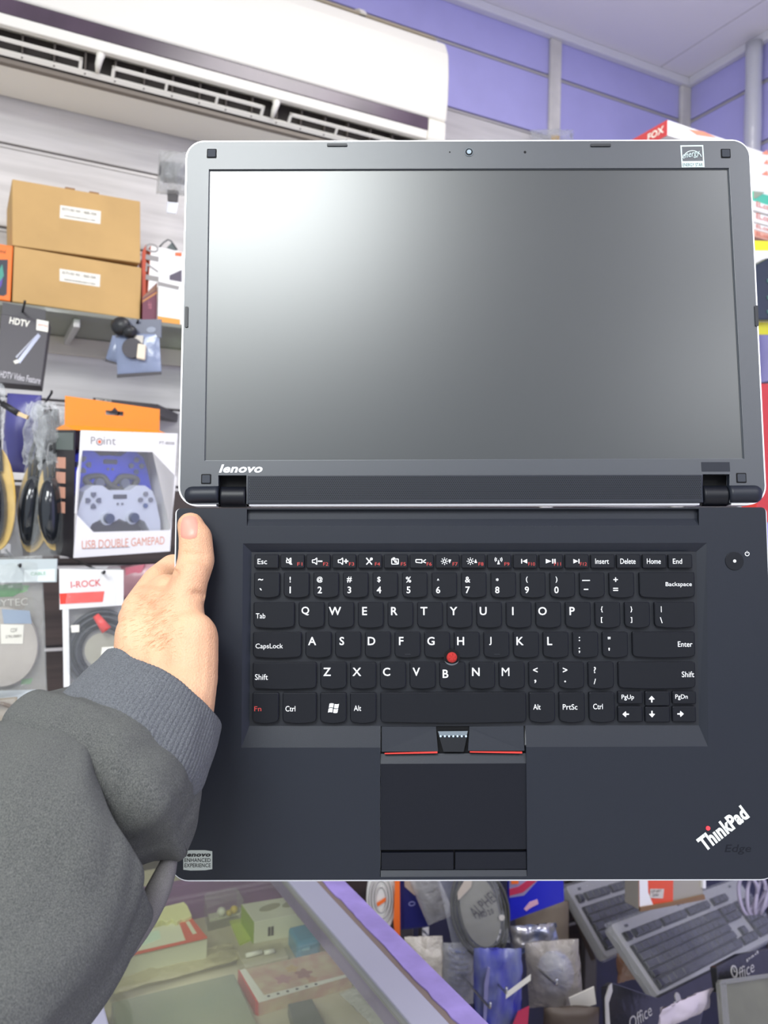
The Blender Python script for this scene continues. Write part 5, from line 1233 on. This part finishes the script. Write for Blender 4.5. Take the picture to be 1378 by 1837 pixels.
t.poly('orange_spot', [(916, 1574), (930, 1574), (930, 1584), (917, 1585)], .002, .003, mat('pack_orange', (236, 110, 40), .4)); t.poly('emblem_shape', [(940, 1630), (950, 1618), (964, 1613), (966, 1621), (952, 1628), (944, 1634)], 0, .0012, mat('emblem_pink', (220, 170, 190), .4))
t = pk_('brown_paper', 'brown paper bag hanging under the royal blue packet', 'bag', [(925, 1700), (1020, 1700), (925, 1635)], 1.50)
pillow(t.w, t.h*1.3, .03, wr=.004, seed=75, fr=24).build('bag_body', mat('paper_taupe', (118, 106, 92), .6), t.e, smooth=True)
t = pk_('cream_bag', 'cream and grey plastic bag touching the lavender rail', 'bag', [(728, 1792), (796, 1790), (728, 1680)], 1.34)
pillow(t.w, t.h, .04, wr=.008, seed=77, fr=36).build('film', film('cream_bag_film', (196, 188, 174), fac=.75, edge=.9, rough=.2, bump=.8), t.e, smooth=True); t.poly('orange_spot', [(762, 1728), (776, 1732), (772, 1760), (762, 1748)], .018, .022, mat('spot_copper', (180, 110, 70), .5))
t = pk_('blue_roll', 'blue and white twisted packet hanging low by the wire hooks', 'packet', [(850, 1860), (935, 1860), (850, 1700)], 1.26)
pillow(t.w, t.h, .03, wr=.006, seed=79, fr=40).build('packet_body', mat('packet_blue2', (40, 44, 160), .3, spec=.6, c2=(110, 116, 150), vscale=24, stretch=(1.4, .5, 1)), t.e, smooth=True)
t.poly('red_print', [(905, 1850), (925, 1800), (945, 1790), (940, 1850)], .02, .022, mat('stripe_red', (190, 50, 84), .4)); t.poly('pale_band', [(866, 1752), (872, 1722), (876, 1724), (868, 1840), (864, 1840)], .018, .020, mat('band_lilac', (130, 128, 170), .4))
t = pk_('spiral_bag', 'clear bag with pale blue coil between the cream bag and the blue packet', 'bag', [(790, 1800), (850, 1800), (790, 1690)], 1.34)
mb = MB(); mb.tube([(.03+.016*math.cos(a), .018+.075*k/60, .008*math.sin(a)) for k, a in [(k, k*.9) for k in range(61)]], .003, 6); mb.build('coil', mat('coil_paleblue', (110, 120, 160), .35), t.e, smooth=True)
pillow(t.w, t.h, .03, wr=.006, seed=81, fr=34).build('film', F_GREY, t.e, smooth=True)
t = pk_('round_bag', 'round bulging clear bag with blue content and white tag', 'bag', [(950, 1808), (1046, 1800), (950, 1690)], 1.30)
pillow(t.w, t.h, .06, wr=.006, seed=83, fr=30).build('film', film('bag_beige_film', (186, 178, 166), fac=.45, edge=.85, rough=.14, bump=.7), t.e, smooth=True)
MB().ball((.046, .052, .0), (.030, .036, .022), 16, 10).build('content', mat('content_blue', (96, 118, 176), .35, c2=(160, 170, 190), vscale=40), t.e, smooth=True)
t.poly('white_tag', [(1012, 1768), (1056, 1748), (1060, 1778), (1018, 1792)], .032, .034, K_LAB)
t = pk_('foil_bag', 'shiny blue and silver foil bag above the round bag', 'bag', [(918, 1712), (1000, 1706), (918, 1660)], 1.36)
pillow(t.w, t.h, .03, wr=.010, seed=85, fr=55).build('film', mat('foil_blue', (110, 122, 160), .18, metal=.5, c2=(176, 172, 166), vscale=34), t.e, smooth=True)
t = pk_('brown_pouch', 'dark brown pouch at the bottom edge under the round bag', 'bag', [(975, 1870), (1075, 1870), (975, 1806)], 1.25)
pillow(t.w, t.h, .04, wr=.004, seed=87, fr=26).build('bag_body', mat('pouch_brown', (84, 72, 60), .5), t.e, smooth=True)
for k, (a_, b_, lb) in enumerate((((762, 1672), (879, 1808), 'left of the three bare wire hooks poking forward from the stand'), ((835, 1704), (908, 1781), 'middle bare wire hook, the one with the folded price tag'), ((896, 1676), (998, 1766), 'right bare wire hook, poking towards the round bag'))):
    e = bpy.data.objects.new('wire_hook', None); link(e); base = P(*a_, 1.56); tip = P(*b_, 1.19); e.location = base
    tag(e, lb, 'hook', 'bare wire hooks on the stand'); d = tip-base
    MB().tube([(0, 0, 0), d*.5, d, d+V((0, 0, .010))-_f0*.004], .0021, 8).build('prong', K_CHROME, e, smooth=True)
    MB().box(-.008, .008, -.004, .012, -.012, .012).build('hook_base', K_CHROME, e, bevel=.001)
    if k == 1:
        u = V((CR.x, CR.y, 0)).normalized(); q0 = d; q1 = d+u*.036+V((0, 0, .028)); h_ = V((0, 0, -.009)); n_ = _f0*.0008
        mesh_obj('price_tag', [q0, q1, q1+h_, q0+h_, q0+n_, q1+n_, q1+h_+n_, q0+h_+n_], [(0, 1, 2, 3), (7, 6, 5, 4), (0, 4, 5, 1), (1, 5, 6, 2), (2, 6, 7, 3), (3, 7, 4, 0)], K_LAB, e)
# ------------------------------------------------------------------ keyboards
K_KSV = mat('board_silver', (150, 150, 146), .35, metal=.15, spec=.5); K_KBK = mat('board_key', (36, 38, 37), .3, spec=.6); K_KWL = mat('board_well', (26, 27, 27), .5)
def keyboard(label, bl, br, tl, bag_seed):
    t = T('keyboard', label, 'keyboard', bl, br, tl, 'film wrapped keyboards'); W, H = .450, .165; sx = t.w/W; sy = t.h/H
    X = lambda v: v*.001*sx; Y = lambda v: v*.001*sy
    MB().prism(rrect(0, X(450), 0, Y(165), .008, 4), -.018, 0).build('case', K_KSV, t.e, bevel=.003)
    kd = {}
    def well(x0, x1, y0, y1): t.poly('key_well', rrect(X(x0), X(x1), Y(y0), Y(y1), .002, 2), -.001, .0012, K_KWL, px=False)
    def k(x0, x1, y0, y1):
        key_ = (round(x1-x0, 1), round(y1-y0, 1))
        w, h = X(x1-x0)-.0016, Y(y1-y0)-.0016
        if key_ not in kd:
            o = MB().prism([(0, 0), (w, 0), (w, h), (0, h)], 0, .0055, .0016).build('key', K_KBK, t.e); kd[key_] = o.data
        else: o = bpy.data.objects.new('key', kd[key_]); link(o, t.e)
        o.location = (X(x0)+.0008, Y(y0)+.0008, .0012)
    well(10, 298, 12, 112); well(304, 364, 72, 112); well(372, 440, 12, 112); well(304, 364, 12, 34); well(323, 345, 33, 54)
    for a, b in ((12, 28), (38, 116), (124, 202), (210, 288), (306, 362)): well(a-1, b+1, 121, 141)
    k(12, 28, 122, 140)
    for st in (38, 124, 210):
        for i in range(4): k(st+19.5*i, st+19.5*(i+1), 122, 140)
    for i in range(3): k(306+18.7*i, 306+18.7*(i+1), 122, 140)
    rows = [(92, [19]*13+[38]), (73, [28]+[19]*12+[29]), (54, [33]+[19]*11+[43]), (35, [43]+[19]*10+[52]), (14, [28, 19, 28, 115, 19, 19, 28, 29])]
    for y, ws in rows:
        x = 12
        for w in ws: k(x, x+w, y, y+19); x += w
    for j in range(2):
        for i in range(3): k(306+18.7*i, 306+18.7*(i+1), 73+19*j, 92+19*j)
    for i in range(3): k(306+18.7*i, 306+18.7*(i+1), 14, 33)
    k(306+18.7, 306+37.4, 34, 53)
    for j in range(5):
        for i in range(4):
            if j == 0 and i == 0: k(374, 407, 13, 32)
            elif j == 0 and i == 1: continue
            else: k(374+16.3*i, 374+16.3*(i+1), 13+19.6*j, 32.6+19.6*j)
    for i, (x, y) in enumerate(((30, 152), (200, 155), (215, 155), (400, 152))): MB().prism(rrect(X(x), X(x+9), Y(y-3), Y(y+3), .0008, 2), 0, .0008).build('case_mark', K_KBK, t.e)
    pillow(t.w*1.04, t.h*1.08, .050, 40, 20, wr=.006, seed=bag_seed, fr=45).build('film', film('keyboard_film', fac=.02, edge=.20, rough=.06, bump=.7, bscale=110), t.e, smooth=True).location = (-t.w*.02, -t.h*.04, -.004)
    return t
keyboard('front keyboard, silver with black keys, wrapped in clear film at lower right', (1184, 1791, 1.26), (1400, 1674, 1.64), (1114, 1652, 1.36), 91)
keyboard('rear keyboard, silver with black keys, half hidden behind the orange box', (1087, 1718, 1.46), (1290, 1632, 1.80), (1031, 1586, 1.56), 93)
t = T('thin_board', 'thin dark brown board standing left of the rear keyboard', 'board', (1060, 1728, 1.58), (1072, 1726, 1.60), (1012, 1588, 1.66))
t.poly('board_body', [(1013, 1590), (1028, 1585), (1072, 1718), (1068, 1722)], -.01, 0, mat('board_brown', (74, 62, 54), .5), bevel=.002)
t = T('orange_box', 'white and orange box with price sticker between the two keyboards', 'box', (1146, 1630, 1.30), (1208, 1620, 1.34), (1146, 1560, 1.30))
t.poly('box_body', [(1146, 1545), (1262, 1545), (1262, 1610), (1208, 1622), (1146, 1632)], -.03, -.0005, mat('box_putty2', (160, 154, 140), .5), bevel=.001)
t.poly('orange_face', [(1146, 1545), (1208, 1545), (1207, 1620), (1147, 1630)], -.0005, .0006, mat('face_vermilion', (224, 84, 48), .35)); t.poly('white_fade', [(1146, 1545), (1160, 1545), (1162, 1600), (1172, 1626), (1147, 1630)], .0006, .0012, K_WBOX)
s_ = t.poly('price_sticker', [(1165, 1594), (1190, 1594), (1188, 1611), (1165, 1610)], .0012, .0018, mat('sticker_cream', (205, 198, 186), .5)); t.text('sticker_print', 'GP-661', 1168, 1186, 1596, 1601, .0021, K_INK, s_); t.text('sticker_print', '550c', 1171, 1182, 1603, 1608, .0021, KB, s_)
t.poly('brown_hem', [(1146, 1634), (1262, 1612), (1261, 1604), (1208, 1616), (1146, 1626)], .0006, .004, mat('hem_brown', (128, 98, 66), .5))
t.poly('white_edge', [(1257, 1545), (1263, 1545), (1263, 1592), (1258, 1592)], -.0005, .004, K_WBOX)
# packets under the keyboards
K_MP = mat('mat_pack_black', (26, 26, 26), .22, spec=.7, bump=.5, bscale=30)
t = T('mat_packet', 'black glossy packet with silver lettering under the front keyboard', 'packet', (1098, 1850, 1.10), (1290, 1800, 1.30), (1096, 1765, 1.14))
t.poly('packet_body', [(1090, 1770), (1100, 1762), (1180, 1790), (1290, 1735), (1288, 1770), (1268, 1788), (1255, 1850), (1095, 1880)], -.012, 0, K_MP, bevel=.002)
gs = mat('foil_letter', (186, 184, 176), .3, metal=.4)
t.text('packet_lettering', 'Office', 1126, 1172, 1814, 1834, .0006, gs, rot=.18, shear=.25, bold=.0); t.text('packet_lettering', 'Mouse pad', 1200, 1246, 1808, 1824, .0006, gs, rot=.22, bold=.03)
for k in range(3): t.poly('small_print', [(1232, 1788+7*k), (1268, 1777+7*k), (1268, 1779+7*k), (1232, 1790.5+7*k)], 0, .0006, mat('print_dimgrey', (110, 108, 104), .5))
t.poly('emblem', circ(0, 0, .008, 16), 0, .0008, gs, px=False).location = (*t.L(1216, 1791), 0); t.poly('emblem_base', [(1209, 1797), (1223, 1794), (1222, 1803), (1210, 1805)], 0, .0008, gs)
t.poly('silver_edge', [(1092, 1768), (1096, 1764), (1097, 1778), (1090, 1800), (1094, 1860), (1087, 1860), (1085, 1790)], .0, .002, gs)
t = T('mat_packet', 'black glossy packet with silver lettering at the right frame edge', 'packet', (1290, 1772, 1.16), (1400, 1745, 1.26), (1290, 1720, 1.18))
t.poly('packet_body', [(1286, 1735), (1330, 1712), (1400, 1700), (1400, 1760), (1292, 1782)], -.012, 0, K_MP, bevel=.002)
t.text('packet_lettering', 'ffice', 1324, 1354, 1730, 1750, .0006, gs, rot=.15, shear=.25, bold=.0); c = t.L(1317, 1743); MB().prism(circ(c.x, c.y, .0085, 20), 0, .0007, 0, [circ(c.x, c.y, .0062, 20)]).build('clock_ring', gs, t.e); MB().box(c.x-.0006, c.x+.0006, c.y, c.y+.005, 0, .0007).box(c.x, c.x+.004, c.y-.0006, c.y+.0006, 0, .0007).build('clock_hands', gs, t.e)
t.text('small_print', 'pad', 1338, 1362, 1712, 1719, .0006, gs, rot=.2)
t = T('grey_mat', 'olive grey mat in clear film at the lower right corner', 'mat', (1300, 1860, 1.10), (1420, 1850, 1.16), (1292, 1764, 1.14))
t.poly('mat_body', [(1293, 1764), (1410, 1748), (1420, 1880), (1302, 1880)], -.01, 0, mat('mat_olive', (96, 96, 82), .5, var=.06, vscale=12), bevel=.002)
t.poly('film_edge', [(1288, 1762), (1300, 1762), (1310, 1880), (1298, 1880)], -.004, .003, film('film_dim', (130, 130, 124), fac=.45, edge=.8, rough=.15), bevel=.001); t.poly('film_edge', [(1290, 1758), (1410, 1742), (1410, 1750), (1291, 1768)], -.004, .003, film('film_dim', (130, 130, 124), fac=.45, edge=.8, rough=.15), bevel=.001)
t = T('white_strip', 'crumpled pale lilac paper strip running under the black packet', 'paper', (1180, 1850, 1.06), (1290, 1800, 1.18), (1180, 1830, 1.06))
pillow(.15, .028, .01, wr=.006, seed=97, fr=40).build('paper_body', mat('paper_lilac', (186, 176, 182), .5), t.e, smooth=True)
t = T('copper_packet', 'small copper brown film packet left of the front keyboard', 'packet', (1108, 1764, 1.42), (1142, 1752, 1.44), (1104, 1716, 1.42))
pillow(t.w*1.1, t.h*1.1, .02, wr=.006, seed=99, fr=60).build('packet_body', mat('film_copper', (120, 84, 58), .2, spec=.7), t.e, smooth=True)
t = T('lilac_cables', 'pale lilac looped cables at the right frame edge above the keyboard', 'cable', (1330, 1640, 1.46), (1400, 1640, 1.46), (1330, 1570, 1.46))
for k in range(4):
    MB().tube([(.012+.013*k+.016*math.cos(a), .035+.034*math.sin(a+.4*k), .006*math.sin(2*a+k)) for a in [2*math.pi*i/28 for i in range(28)]], .0034, 8, closed=True).build('cable_loop', mat('cable_lilac', (158, 150, 172), .4), t.e, smooth=True)
